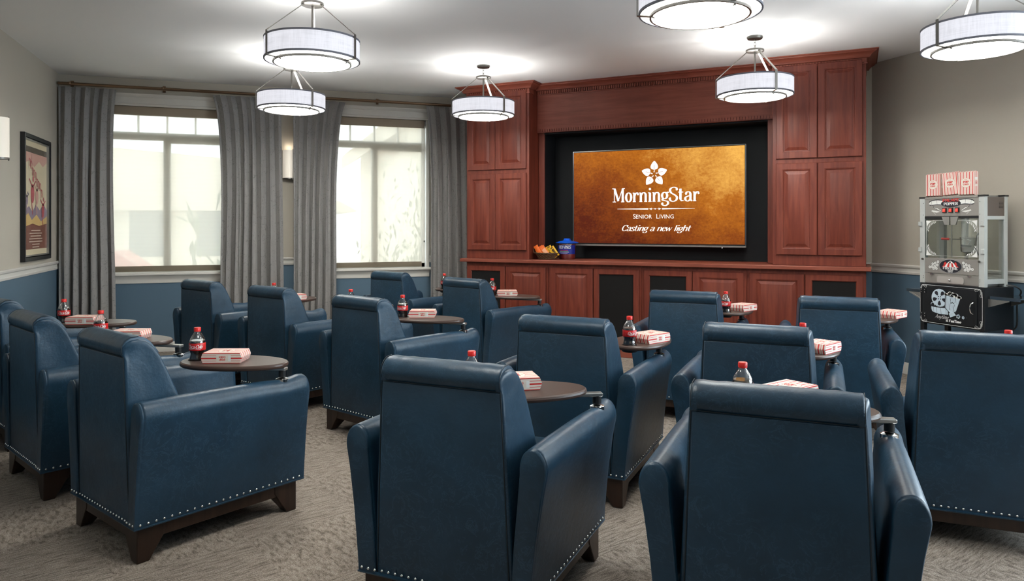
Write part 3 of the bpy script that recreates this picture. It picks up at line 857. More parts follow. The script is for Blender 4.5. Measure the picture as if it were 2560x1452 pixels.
for nm, c in dict(cream=(0.82, 0.70, 0.48), band=(0.14, 0.11, 0.08), rust=(0.24, 0.085, 0.055), hill=(0.33, 0.25, 0.32), pink=(0.75, 0.42, 0.34), red=(0.58, 0.12, 0.14), gold=(0.75, 0.50, 0.18), pale=(0.65, 0.52, 0.42)).items():
    pcol[nm] = pm('poster_' + nm, c, 0.35, coat=0.3)
po = MB(); names = list(pcol)
wd, hg = hw - 0.05, hh - 0.05
F = lambda k: (lambda x, y, q=0: (x, -0.0125 - 0.0004 * k, y))
def pp(poly, k, nm): put(po, [poly2(poly)], F(k), names.index(nm))
pp([(-wd, -hg), (wd, -hg), (wd, hg), (-wd, hg)], 0, 'cream')
pp([(-wd, hg - .10), (wd, hg - .10), (wd, hg - .05), (-wd, hg - .05)], 1, 'band')
rr = random.Random(3)
pp([(-wd, hg - .10), (-wd, hg - .21), (-.2, hg - .17), (-.05, hg - .22), (.1, hg - .16), (.22, hg - .2), (wd, hg - .15), (wd, hg - .10)], 1, 'pink')
pp([(-wd, -.12), (-.2, -.07), (-.1, -.12), (0, -.05), (.12, -.10), (.24, -.04), (wd, -.10), (wd, -.30), (-wd, -.30)], 1, 'hill')
pp([(-wd, -.17), (-.22, -.13), (-.12, -.19), (.02, -.14), (.16, -.20), (wd, -.15), (wd, -.30), (-wd, -.30)], 2, 'gold')
pp([(-wd, -.25), (-.1, -.22), (.1, -.24), (wd, -.22), (wd, -hg + .05), (-wd, -hg + .05)], 3, 'rust')
for k in range(7):      # illegible credit lines
    z = -.285 - .024 * k; a = .10 + .16 * rr.random()
    put(po, [poly2([(-a, z), (a, z), (a, z + .009), (-a, z + .009)])], F(4), names.index('pale'))
for cx, cz, sc_, c in ((-.10, .04, .14, 'red'), (.03, .02, .12, 'pink'), (.22, -.10, .11, 'red'), (-.26, -.02, .07, 'hill')):   # loose dancing blobs
    put(po, [disc2(cx, cz, sc_ * .38, sc_ * .62, 9), disc2(cx + .02, cz + sc_ * .9, sc_ * .14, sc_ * .2, 8), line2([(cx - .03, cz - sc_ * .4), (cx, cz - sc_ * 1.3)], .018), line2([(cx - sc_ * .7, cz + sc_ * .9), (cx, cz + sc_ * .4), (cx + sc_ * .7, cz + sc_ * .8)], .016)], F(5), names.index(c))
for k in range(9):      # swirl where the title stands
    x = -.18 + .045 * k; z = .30 - .030 * k + .015 * math.sin(k * 2.1)
    put(po, [line2(catmull([(x - .02, z - .03), (x - .015, z + .035), (x + .018, z + .02), (x + .012, z - .03)]), .011)], F(5), names.index('red'))
po.build('print', list(pcol.values()), t, smooth=False, fix=False)
MB().add([(-wd - .003, -0.020, -hg - .003), (wd + .003, -0.020, -hg - .003), (wd + .003, -0.020, hg + .003), (-wd - .003, -0.020, hg + .003)], [(0, 1, 2, 3)]).build('glazing', 'picglass', t, smooth=False)

# ------------------------------------------------------------------ pendants
def make_pendant():
    t = thing('drum_pendant', 'x', 'pendant lamp', (0, 0, CZ), 0, 'round drum pendants on the ceiling')
    R0 = 0.291; zt, zb = 2.467 - CZ, 2.336 - CZ
    MB().lathe([(0.002, 0), (0.062, -0.001), (0.062, -0.010), (0.056, -0.020), (0.002, -0.021)], 24).build('canopy', 'nickel', t)
    ch = MB()
    for k in range(3):
        z = -0.034 - 0.026 * k
        ring = [(0.008 * math.cos(a), 0, z + 0.017 * math.sin(a)) for a in [2 * PI * i / 12 for i in range(13)]]
        if k % 2: ring = [(0, x, z_) for x, _, z_ in ring]
        ch.tube(ring, 0.0022, 6, cap=False)
    ch.build('chain', 'nickel', t)
    zh = 2.690 - CZ
    hb = MB().lathe([(0.002, zh + .012), (0.066, zh + .012), (0.070, zh + .009), (0.070, zh - .004), (0.064, zh - .008), (0.002, zh - .008)], 28)
    hb.build('hub_plate', 'nickel', t)
    MB().tube([(0, 0, zh), (0, 0, zb + 0.02)], 0.007, 10).build('centre_rod', 'nickel', t)
    for k in range(3):
        a = 2 * PI * k / 3
        c, s_ = math.cos(a), math.sin(a)
        P = [(0.060 * c, 0.060 * s_, zh - 0.006), ((R0 + .009) * c, (R0 + .009) * s_, zt + 0.012), ((R0 + .009) * c, (R0 + .009) * s_, zb - 0.006), (0.232 * c, 0.232 * s_, zb - 0.012)]
        am = MB()
        for i in range(3):
            am.bar(P[i], P[i + 1], 0.019, 0.0045, up=(c, s_, 0.01) if i == 1 else (0, 0, 1))
        am.build('arm_strap', 'nickel', t)
    sh = MB().lathe([(R0, zt), (R0, zb)], 64); sh.build('shade', 'linen', t, ang=60)
    inner = MB().lathe([(R0 - .004, zb), (R0 - .004, zt)], 64); inner.build('shade_lining', 'liner', t, ang=60, fix=False)
    for z0, z1 in ((zt - .009, zt + .002), (zb - .002, zb + .009)):
        MB().lathe([(R0 - .006, z0), (R0 + .0025, z0), (R0 + .0025, z1), (R0 - .006, z1), (R0 - .006, z0)], 64).build('shade_trim', 'band', t)
    MB().lathe([(0.001, zb + .004), (0.288, zb + .004), (0.288, zb + .008), (0.001, zb + .008)], 48).build('upper_diffuser', 'diff2', t)
    MB().lathe([(0.001, zb - .016), (0.232, zb - .016), (0.232, zb - .010), (0.001, zb - .010)], 48).build('lower_diffuser', 'diff', t)
    MB().lathe([(0.230, zb - .020), (0.240, zb - .020), (0.240, zb - .006), (0.230, zb - .006), (0.230, zb - .020)], 64).build('diffuser_ring', 'dnickel', t)
    for k in range(3):
        a = 2 * PI * k / 3 + 0.10
        sc = MB().lathe([(0.001, -.022), (0.009, -.020), (0.009, -.012), (0.005, -.010), (0.005, 0), (0.009, .003), (0.009, .006), (0.001, .008)], 10, (0.222 * math.cos(a), 0.222 * math.sin(a), zb - .004))
        sc.build('thumb_screw', 'nickel', t)
    for k in range(3):
        a = 2 * PI * k / 3 + 0.6
        l = bpy.data.lights.new('bulb', 'POINT'); l.energy = LAMP_UP / 3; l.color = (1.0, 0.985, 0.95); l.shadow_soft_size = 0.022
        o = bpy.data.objects.new('bulb', l); COL.objects.link(o); o.parent = t; o.location = (0.10 * math.cos(a), 0.10 * math.sin(a), 2.385 - CZ)
    return t
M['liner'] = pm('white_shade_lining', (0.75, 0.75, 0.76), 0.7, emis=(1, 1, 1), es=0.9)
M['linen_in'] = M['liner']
pend = make_pendant()
# azimuth of the first arm, from +X
PD = [((2.00, 6.46), 49, 'farthest drum pendant, hanging in front of the left tower cabinet'),
      ((3.73, 4.75), 78, 'drum pendant hanging in front of the right tower cabinet'),
      ((0.325, 4.68), 137, 'large drum pendant in the left half, hanging nearest among the two at left'),
      ((0.285, 6.68), 38, 'smaller drum pendant hanging behind and below the large one at left'),
      ((2.025, 2.99), 67, 'nearest drum pendant, cut off by the top edge of the photo'),
      ((3.96, 3.05), 43, 'drum pendant in the upper right corner, cut off by the frame'),
      ((0.30, 2.3), 20, None), ((3.96, 0.9), 50, None)]  # last two: unseen pendants continuing the grid, added for their light
for i, ((x, y), phi, lb) in enumerate(PD):
    o = pend if i == 0 else copy_tree(pend)
    o.location = (x, y, CZ)
    # phi: 0 = to the camera's right, 90 = towards the camera
    vx = math.cos(R(phi)) * 0.943 - math.sin(R(phi)) * 0.3335
    vy = -math.cos(R(phi)) * 0.3335 - math.sin(R(phi)) * 0.943
    o.rotation_euler = (0, 0, math.atan2(vy, vx))
    o['label'] = lb or 'unseen drum pendant added over the back of the room for its light'

# ================================================================== lounge chairs
def lerp(a, b, q): return a + (b - a) * q
def chair_parts(t):
    # base frame and tapered bracket legs
    f = MB()
    x0, y0, y1 = 0.296, -0.348, 0.352
    for s in (-1, 1): f.box((s * x0 if s < 0 else x0 - .026, y0, 0.083), (s * x0 + .026 if s < 0 else x0, y1, 0.138))
    f.box((-x0 + .026, y0, 0.083), (x0 - .026, y0 + .026, 0.138)); f.box((-x0 + .026, y1 - .026, 0.083), (x0 - .026, y1, 0.138))
    f.build('base_frame', 'walnut', t, bevel=0.002, seg=1)
    for sx_ in (-1, 1):
        for sy in (-1, 1):
            X = x0 + .003; Y = (y1 if sy > 0 else -y0) + .003
            def rc(w, z): return [(sx_ * X, sy * Y, z), (sx_ * (X - w), sy * Y, z), (sx_ * (X - w), sy * (Y - w), z), (sx_ * X, sy * (Y - w), z)]
            MB().loft([rc(.048, 0.0), rc(.112, .098), rc(.112, .135)]).build('leg', 'walnut', t, bevel=0.003, seg=1)
    # upholstered seat base and cushion
    MB().box((-.262, -.345, .136), (.262, .350, .305)).build('seat_base', 'leather', t, bevel=.012, seg=2)
    MB().box((-.236, -.14, .300), (.236, .372, .445)).build('seat_cushion', 'leather', t, bevel=.035, seg=4)
    # arms: slab with a rounded crest, leaning outwards
    for s in (-1, 1):
        sec = []
        ci = [(.312, .136), (.3165, .20), (.333, .35), (.352, .48), (.366, .552)]
        co = [(.3665 - .0 , .565)]
        cx = .323; rx = .0445; zt_ = .628; zc = .566
        top = [(cx + rx * math.cos(a) * (1 if math.cos(a) >= 0 else 1), zc + (zt_ - zc) * math.sin(a)) for a in [PI * k / 12 for k in range(0, 13)]]
        inn = [(.279, .552), (.270, .45), (.256, .30), (.246, .136)]
        sec = ci + top + inn
        cxx = sum(p[0] for p in sec) / len(sec); czz = .40
        def rg(y, k, drop=0.0):
            out = []
            for px, pz in sec:
                zz = pz - drop * max(0, (pz - .5) / .13)
                out.append((s * (cxx + (px - cxx) * (1 - (1 - k) * 3.2)), y, czz + (zz - czz) * k if pz > .2 else zz))
            return out
        rings = [rg(-.3665, .965), rg(-.3635, .985), rg(-.358, .996), rg(-.355, .986), rg(-.3525, .984), rg(-.350, .997), rg(-.344, 1.0),
                 rg(-.2, 1.0), rg(0, 1.0, .002), rg(.16, 1.0, .006), rg(.22, 1.0, .010), rg(.27, 1.0, .016), rg(.31, 1.0, .008), rg(.345, 1.0, .002), rg(.368, .995, .004), rg(.381, .975, .010), rg(.386, .945, .016)]
        MB().loft(rings).build('armrest', 'leather', t, ang=50)
    # back: side profile (y, z)
    prof = [(-.352, .14), (-.358, .30), (-.362, .50), (-.366, .70), (-.367, .785), (-.374, .806), (-.3735, .826), (-.360, .842), (-.338, .851), (-.312, .853), (-.286, .845), (-.266, .829), (-.236, .787), (-.203, .715), (-.165, .620), (-.128, .52), (-.105, .44), (-.10, .30), (-.10, .14)]
    def hw_(y, z):       # half width of the back body
        base = lerp(.262, .2425, min(1, max(0, (z - .14) / .46))) if z < .6 else lerp(.2425, .229, (z - .6) / .25)
        return base + .006 * min(1, max(0, (y + .36) / .12)) - .010 * max(0, (-.345 - y) / .03) * (1 if z > .2 else .5)
    cyy, czz = -.25, .50
    def st(u, k):
        return [(u * hw_(y, z), cyy + (y - cyy) * k, (czz + (z - czz) * (1 - (1 - k) * .45)) if z > .2 else z) for y, z in prof]
    U = [(-1.0, .80), (-1.0, .90), (-.992, .965), (-.975, .99), (-.955, 1.0), (-.915, 1.0), (-.90, .96), (-.885, .94), (-.4, .955), (0, .955), (.4, .955), (.885, .94), (.90, .96), (.915, 1.0), (.955, 1.0), (.975, .99), (.992, .965), (1.0, .90), (1.0, .80)]
    MB().loft([st(u, k) for u, k in U]).build('backrest', 'leather', t, ang=70)
    # flat panel closing the rear of the back
    pn = MB()
    def pr(m, y):
        return [(-.243 + m, y + .010, .139), (.243 - m, y + .010, .139), (.2165 - m, y - .001, .786 - m * .5), (-.2165 + m, y - .001, .786 - m * .5)]
    pn.loft([pr(0, -.350), pr(.0, -.3650), pr(.002, -.3668), pr(.006, -.3676)])
    pn.build('back_panel', 'leather', t, ang=80)
    MB().tube([(-.244, -.3560, .14), (-.218, -.3672, .7895), (.218, -.3672, .7895), (.244, -.3560, .14)], .0022, 5).build('back_piping', 'seam', t)
    # head roll
    rp = [(-.350, .795), (-.365, .7915), (-.3725, .803), (-.3755, .820), (-.371, .838), (-.358, .853), (-.340, .863), (-.310, .8645), (-.284, .857), (-.262, .840), (-.238, .808), (-.226, .79), (-.25, .77), (-.32, .775)]
    ry, rz_ = -.31, .815
    def rr_(x, k):
        w = 0.0012 * math.sin(x * 90) * (1 if abs(x) > .12 else .25)
        return [(x, ry + (y - ry) * k, rz_ + (z - rz_) * k + (w if z > .83 else 0)) for y, z in rp]
    xs = [(-.2165, .90), (-.2155, .955), (-.211, .985), (-.20, .995)] + [(-.19 + .02 * k, 1.0 + .012 * math.cos(PI * ((-.19 + .02 * k) / .4))) for k in range(20)] + [(.20, .995), (.211, .985), (.2155, .955), (.2165, .90)]
    MB().loft([rr_(x, k) for x, k in xs]).build('head_roll', 'leather', t, ang=60)
    for s in (-1, 1):
        pts = [(s * .2175, ry + (y - ry) * 1.0, rz_ + (z - rz_) * 1.0) for y, z in rp[1:8]]
        MB().tube(pts, .0012, 5).build('roll_piping', 'seam', t)
    # nail heads along the lower hem
    nm = MB()
    def nail(x, y, n):
        nv = Vector((n[0], n[1], 0))
        a = Vector((-n[1], n[0], 0)); b_ = Vector((0, 0, 1))
        rings = []
        for r_, h in ((.0052, 0), (.0046, .0022), (.0026, .0036), (.0006, .0041)):
            rings.append([Vector((x, y, .1535)) + nv * h + a * r_ * math.cos(2 * PI * k / 8) + b_ * r_ * math.sin(2 * PI * k / 8) for k in range(8)])
        nm.loft(rings)
    for k in range(24): nail(-.300 + .600 * k / 23, -.3665 if abs(-.3 + .6 * k / 23) > .245 else -.3625, (0, -1))
    for s in (-1, 1):
        for k in range(24): nail(s * .3135, -.345 + .705 * k / 23, (s, 0))
    nm.build('nailhead_trim', 'chrome', t, ang=60)
    MB().loft([[(s1 * .315, s2, .136 + .004 * 0) for s1, s2 in ((-1, -.368), (1, -.368), (1, .384), (-1, .384))], [(s1 * .3165, s2, .141) for s1, s2 in ((-1, -.3695), (1, -.3695), (1, .386), (-1, .386))], [(s1 * .311, s2, .144) for s1, s2 in ((-1, -.362), (1, -.362), (1, .382), (-1, .382))]]).build('hem_welt', 'leather', t, ang=40)

def tablet_parts(t):
    """swivelling tablet on the right arm; origin at the post on the arm crest"""
    tb = thing_part('tablet_table', t)
    return tb
ZT = 0.69
def build_tablet_meshes():
    out = MB(); n = 40
    L, Wd = .250, .147; hx, hr = .186, .040
    def outline(k):
        a = 2 * PI * k / n; c, s_ = math.cos(a), math.sin(a)
        wy = Wd * (1 + .10 * c) * (abs(s_) ** .92 if s_ else 0) * (1 if s_ >= 0 else -1)
        return (L * (abs(c) ** .96) * (1 if c >= 0 else -1), wy)
    O = [outline(k) for k in range(n)]
    # match the hole's vertices by angle about the hole centre
    H = []
    for x, y in O:
        d = math.hypot(x - hx, y) or 1
        H.append((hx + (x - hx) / d * hr, y / d * hr))
    def sc(k, z): return [(x * (1 - k / L), y * (1 - k / Wd), z) for x, y in O]
    rings = [[(x, y, -.022) for x, y in H], sc(.008, -.022), sc(.002, -.018), sc(0, -.011), sc(.002, -.004), sc(.007, 0), [(hx + (x - hx) * 1.06, y * 1.06, 0) for x, y in H], [(x, y, -.002) for x, y in H], [(x, y, -.022) for x, y in H]]
    out.loft(rings, cap=False)
    top = out
    cup = MB().lathe([(.001, -.012), (.037, -.012), (.0395, -.002), (.0405, -.002), (.0405, -.030), (.036, -.036), (.001, -.036)], 24, (hx, 0, 0))
    return top, cup
TOPM = build_tablet_meshes()
class _P: pass
def add_tablet(t, ctr_local, ang_local, first):
    """ctr_local: centre of the tablet top in the chair's own frame, ang_local: direction of the cup end"""
    g = None
    px, py = .320, .268
    if first:
        top = TOPM[0].build('tablet_top', 'laminate', t, ang=22)
        cup = TOPM[1].build('cup_holder', 'black', top)
        post = MB().tube([(0, 0, -.064), (0, 0, -.035)], .0165, 16).build('post', 'black', t)
        plate = MB().lathe([(.001, -.012), (.028, -.012), (.028, .001), (.018, .006), (.001, .008)], 24).build('mounting_plate', 'chrome', post)
        plate.location = (0, 0, -.075)
        _P.src = (top.data, cup.data, post.data, plate.data)
        parts = (top, cup, post, plate)
    else:
        names = ('tablet_top', 'cup_holder', 'post', 'mounting_plate'); parts = []
        for nme, d in zip(names, _P.src):
            o = bpy.data.objects.new(nme, d); COL.objects.link(o); parts.append(o)
        parts[0].parent = t; parts[1].parent = parts[0]; parts[2].parent = t; parts[3].parent = parts[2]
        parts[3].location = (0, 0, -.075)
    parts[0].location = (ctr_local[0], ctr_local[1], ZT); parts[0].rotation_euler = (0, 0, ang_local)
    parts[2].location = (px, py, ZT)
    # flat steel bar from the post to the pivot under the top
    dx, dy = ctr_local[0] - px, ctr_local[1] - py
    d = max(.05, math.hypot(dx, dy)); ux, uy = (dx / d, dy / d) if math.hypot(dx, dy) > .01 else (1, 0)
    b = MB().bar((px - ux * .020, py - uy * .020, ZT - .0295), (px + ux * d, py + uy * d, ZT - .0295), .034, .0145)
    b.build('support_bar', 'satin', t, bevel=.003, seg=1)

ch0 = thing('lounge_chair', 'x', 'armchair')
chair_parts(ch0)
CHG = 'blue leather lounge chairs with swivel tablets'
# x, y, angle, tablet centre (world), direction of the cup end (deg, world), label
CHAIRS = [
 ('L3', -.291, 3.516, -58.8, (-0.097, 3.492), 151.1, 'blue leather lounge chair at lower left, its whole right side and nailheads in view'),
 ('L2', -.785, 4.365, -61.7, (-0.656, 4.377), 147.2, 'blue leather lounge chair second in the left row, half behind the lower left one'),
 ('L1', -1.21, 5.30, -58.8, (-0.977, 5.204), 166.7, 'blue leather lounge chair cut by the left edge, farthest back of the left row'),
 ('M3', .872, 4.672, -58.8, (1.068, 4.688), 143.4, 'blue leather lounge chair left of the centre aisle, nearest of the second row'),
 ('M2', .361, 5.622, -57.9, (.784, 5.483), -139.2, 'blue leather lounge chair in the middle of the second row, in front of the curtains'),
 ('M1', -.157, 6.43, -57.3, (.266, 6.281), -139.2, 'blue leather lounge chair under the left window, leftmost of the second row'),
 ('B2', 1.915, 5.948, -61.8, (2.105, 5.943), 143.1, 'blue leather lounge chair beside the left end of the cherry base cabinets'),
 ('B1', 1.46, 7.00, -58.8, (1.854, 6.939), -139.2, 'blue leather lounge chair under the right window, farthest from the camera'),
 ('C1', .801, 2.503, -44.2, (.932, 2.531), 168.7, 'large blue leather lounge chair in the centre foreground, back to the camera'),
 ('C2', 1.613, 3.405, -44.5, (1.944, 3.407), -139.2, 'blue leather lounge chair right behind the centre foreground one, below the television'),
 ('D1', 2.91, 4.402, -42.0, (3.270, 4.423), -139.2, 'blue leather lounge chair nearest the cabinets, straight below the right end of the screen'),
 ('D2', 3.578, 3.736, -42.0, (3.917, 3.759), -139.2, 'blue leather lounge chair beside the popcorn cart, in front of the right tower cabinet'),
 ('E1', 2.293, 2.872, -42.9, (2.599, 2.900), -139.2, 'blue leather lounge chair behind the lower right foreground one, midway to the cabinets'),
 ('F1', 1.543, 1.838, -42.8, (1.720, 1.956), 150.4, 'largest blue leather lounge chair, lower right foreground, its head roll creased'),
 ('G1', 2.986, 2.362, -42.1, (3.289, 2.401), -139.2, 'blue leather lounge chair cut by the right edge of the photo, below the popcorn cart'),
]
base_kids = list(ch0.children)
CH = {}
for i, (k, x, y, a, tc, td, lb) in enumerate(CHAIRS):
    if i == 0: o = ch0
    else:
        o = ch0.copy(); COL.objects.link(o)
        for ch_ in base_kids:
            c = ch_.copy(); COL.objects.link(c); c.parent = o
    o.location = (x, y, 0); o.rotation_euler = (0, 0, R(a)); o['label'] = lb; o['group'] = CHG
    ca, sa = math.cos(R(a)), math.sin(R(a))
    dx, dy = tc[0] - x, tc[1] - y
    loc = (dx * ca + dy * sa, -dx * sa + dy * ca)
    CH[k] = (tc, R(td))
    add_tablet(o, loc, R(td - a), i == 0)

# ================================================================== soda bottles
def make_bottle():
    t = thing('soda_bottle', 'x', 'soda bottle')
    # overall 0.158 tall, 0.070 wide
    sh = [(.026, 0), (.0325, .004), (.0345, .012), (.0300, .030), (.0285, .040), (.0340, .052), (.0352, .056), (.0352, .088), (.0345, .094), (.0310, .106), (.0240, .120), (.0165, .131), (.0130, .137), (.0125, .142)]
    MB().lathe([(.001, 0.001)] + sh + [(.001, .142)], 28).build('bottle_shell', 'pet', t)
    liq = [(r - .0012, z + .001) for r, z in sh if z < .100] + [(.0318, .099), (.001, .099)]
    MB().lathe([(.001, .002)] + liq, 28).build('cola', 'cola', t)
    cp = MB(); n = 32
    rings = []
    for z, r_ in ((.139, .0142), (.1395, .0148), (.1425, .0148), (.1430, .0142), (.1440, .0150), (.1560, .0150), (.1578, .0138)):
        rings.append([((r_ + (.0004 if k % 2 else -.0003) * (1 if .1435 < z < .157 else 0)) * math.cos(2 * PI * k / n), (r_ + (.0004 if k % 2 else -.0003) * (1 if .1435 < z < .157 else 0)) * math.sin(2 * PI * k / n), z) for k in range(n)])
    cp.loft(rings).build('cap', 'cap', t)
    MB().lathe([(.0155, .1365), (.0155, .1385)], 20).build('neck_ring', 'pet', t)
    lb = MB().lathe([(.0356, .0555), (.0359, .0560), (.0359, .0880), (.0356, .0885)], 32).build('paper_label', 'label', t)
    tx, w = letter('Coca-Cola', .0155, .17, .06, serif=False, slant=.35, track=-.09)
    sw = line2(catmull([(-.030, .000), (-.018, -.0035), (.0, -.001), (.018, -.005), (.030, -.002)]), .0012)
    m_ = MB()
    def cyl(a0, z0):
        return lambda x, y, k=0: (.0361 * math.cos(a0 + x / .0361), .0361 * math.sin(a0 + x / .0361), z0 + y)
    for a0 in (-PI / 2, PI / 2): put(m_, tx + [sw], cyl(a0, .066))
    for a0 in (0.15, PI + .15):      # small lines of print
        for q in range(4): put(m_, [line2([(-.012 + .002 * q, .012 - .0055 * q), (.010 - .001 * q, .012 - .0055 * q)], .0012)], cyl(a0, .068))
    m_.build('lettering', 'ink_w', lb, fix=False, smooth=False)
    return t
bottle0 = make_bottle()
BL = {
 'L3': 'soda bottle on the tablet at lower left, nearest of the left row',
 'L2': 'soda bottle in the left row whose base is hidden by the nearest chair back',
 'L1': 'soda bottle farthest left, in front of the corner curtain',
 'M3': 'soda bottle on the tablet left of the centre aisle, below the right window',
 'M2': 'soda bottle with only cap and neck showing above the left-of-aisle chair, below the window',
 'M1': 'tiny soda bottle cap in front of the second curtain panel, above a head roll',
 'B2': 'soda bottle against the black door at the left end of the base cabinets',
 'B1': 'soda bottle neck in front of the rightmost curtain panel',
 'C1': 'red cap and bottle neck rising above the centre foreground chair',
 'C2': 'soda bottle at the end of a tablet right of the centre, below the television',
 'D1': 'soda bottle in front of the base cabinets, right of the chair nearest the screen',
 'D2': 'soda bottle hidden behind the chair beside the popcorn cart',
 'E1': 'red bottle cap just above the head roll of the chair midway at right',
 'F1': 'soda bottle above the largest foreground chair, script lettering cut by the head roll',
 'G1': 'red bottle cap at the right edge, below the popcorn cart'}
LA = {'L3': 20, 'L2': 15, 'L1': 0, 'M3': 22, 'M2': 10, 'M1': 0, 'B2': 30, 'B1': 0, 'C1': 0, 'C2': -38, 'D1': 32, 'D2': 0, 'E1': 0, 'F1': 8, 'G1': 0}
for i, (k, (tc, td)) in enumerate(CH.items()):
    if k == 'D2': continue
    o = bottle0 if i == 0 else copy_tree(bottle0)
    x = tc[0] + .186 * math.cos(td); y = tc[1] + .186 * math.sin(td)
    o.location = (x, y, ZT - .0115)
    vw = math.atan2(-y, -x)                 # towards the camera's side of the room
    o.rotation_euler = (0, 0, vw + PI / 2 + R(-LA[k]))
    o['label'] = BL[k]; o['group'] = 'soda bottles on the chair tablets'

# ================================================================== popcorn boxes
BW, BH, BT = .124, .165, .046
def make_box(name):
    t = thing(name, 'x', 'popcorn box')
    hw2, hh2, ht = BW / 2, BH / 2, BT / 2
    # end caps bulge: x wide faces carry stripes along y
    c = MB()
    def ring(y, kx, dz, flare=0): return [(-hw2 + kx, y, -ht + dz), (hw2 - kx, y, -ht + dz), (hw2 - kx, y, ht - dz), (-hw2 + kx, y, ht - dz)]
    prof = [(-hh2 - .007, .001, ht - .002), (-hh2 - .003, 0, ht * .45), (-hh2 + .001, 0, 0.0), (hh2 - .001, 0, 0), (hh2 + .003, 0, ht * .45), (hh2 + .007, .001, ht - .002)]
    R_ = [ring(*p) for p in prof]
    o_ = len(c.v)
    c.loft(R_, 0)
    # side faces (+-x) get material 1
    for idx, f in enumerate(c.f):
        xs = [c.v[i][0] for i in f]
        if max(xs) - min(xs) < .005: c.m[idx] = 1
    body = c.build('carton', ['strx', 'strz'], t, smooth=False)
    # oval emblem, both broad faces
    for s in (1, -1):
        em = MB()
        fn = planar((0, .004, s * (ht + .0004)), (s * 1, 0, 0), (0, 1, 0))
        put(em, [disc2(0, 0, .042, .036)], fn, 0)
        fr_ = planar((0, .004, s * (ht + .0008)), (s * 1, 0, 0), (0, 1, 0))
        put(em, [ring2(0, 0, .042, .036, .0010)], fr_, 1)
        a, _ = letter('POP', .0140, .34, .13, track=.06, sx=1.25)
        b, _ = letter('CORN', .0110, .28, .12, track=.08, sx=1.15)
        s_, _ = letter('Fresh', .008, .12, .05, serif=False, slant=.4)
        put(em, a, planar((0, .003, s * (ht + .0009)), (s * 1, 0, 0), (0, 1, 0)), 1)
        put(em, b, planar((0, -.0135, s * (ht + .0009)), (s * 1, 0, 0), (0, 1, 0)), 1)
        put(em, s_, planar((-.004, .024, s * (ht + .0009)), (s * 1, 0, 0), (0, 1, 0)), 1)
        em.build('emblem', ['card', 'ink_r'], t, smooth=False, fix=False)
    # side print, running along the thin faces (letters stand across the thickness)
    for s in (1, -1):
        sp = MB()
        X = s * (hw2 + .0004)
        fn = planar((X, 0, 0), (0, s * 1, 0), (0, 0, 1))
        put(sp, [poly2([(-.022, -.013), (.030, -.013), (.030, .012), (-.022, .012)])], fn, 0)
        a, _ = letter('POP', .0085, .30, .12, track=.08, sx=1.2); b, _ = letter('CORN', .0075, .28, .12, track=.08, sx=1.1)
        f2 = planar((X + s * .0004, .004 * s, -.0015), (0, -s * 1, 0), (0, 0, -1)); f3 = planar((X + s * .0004, .004 * s, .0085), (0, -s * 1, 0), (0, 0, -1))
        put(sp, a, f2, 1); put(sp, b, f3, 1)
        put(sp, [poly2([(.030, -.013), (.042, -.013), (.042, .012), (.030, .012)])], fn, 2)
        sp.build('side_print', ['card', 'ink_r', 'ink_w'], t, smooth=False, fix=False)
    return t
box0 = make_box('popcorn_box')
# lying boxes: chair, world x, y, angle of the long axis (local +y), label
BXL = {
 'L3': 'striped popcorn box lying on the tablet at lower left, beside the nearest left bottle',
 'L2': 'striped popcorn box on the middle tablet of the left row, right of its bottle',
 'L1': 'striped popcorn box on the farthest left tablet, in front of the corner curtain',
 'M3': 'striped popcorn box on the tablet left of the centre aisle, below the right window',
 'M2': 'striped popcorn box hidden behind the chair left of the aisle',
 'M1': 'corner of a striped popcorn box in front of the third curtain panel',
 'B2': 'striped popcorn box in front of the wooden base cabinet doors at left',
 'B1': 'striped popcorn box hidden behind the chair by the cabinets',
 'C1': 'striped popcorn box end showing right of the centre foreground head roll',
 'C2': 'striped popcorn box lying cornerwise right of the centre, below the television',
 'D1': 'striped popcorn box against the base cabinets, right of the chair nearest the screen',
 'D2': 'striped popcorn box on the tablet beside the popcorn cart',
 'E1': 'striped popcorn box right of the chair midway at right, corner towards the camera',
 'F1': 'striped popcorn box top showing above the largest foreground chair',
}
def camw(lat, dep): return (dep * .33348 + lat * .94276, dep * .94276 - lat * .33348)
BX = {  # measured centre: sideways and depth from the viewpoint, turn of the box in degrees
 'L3': (-1.291, 3.25, 92), 'L2': (-2.071, 3.90, 92), 'L1': (-2.673, 4.50, 92), 'M3': (-0.599, 4.83, 91), 'B2': (-0.042, 6.30, 93), 'C1': (0.011, 2.72, 102), 'F1': (0.981, 2.55, 126), 'C2': (0.731, 3.80, 130), 'D1': (1.669, 5.20, 130), 'D2': (2.536, 4.80, 130), 'E1': (1.503, 3.50, 132), 'M1': (-1.804, 5.95, 125)}
for k, (la, de, an) in BX.items():
    o = box0 if k == 'L3' else copy_tree(box0)
    x, y = camw(la, de)
    o.location = (x, y, ZT + BT / 2 + .0005)
    # local y (long axis) turned; 90 = long side facing the viewer squarely
    o.rotation_euler = (0, 0, R(-19.48 + an + 180))
    o['label'] = BXL[k]; o['group'] = 'popcorn boxes on the chair tablets'

# ================================================================== media cabinets across the corner
# local frame of the diagonal wall: x along the wall (0 at the window wall end), y out of the wall into the room (negative = room side), z up
DROT = math.atan2(dn.y, dn.x)            # local +x runs along the wall
def dthing(name, label, cat, group=None, x=0.0):
    p = DA + dn * x
    return thing(name, label, cat, (p.x, p.y, 0), DROT, group)
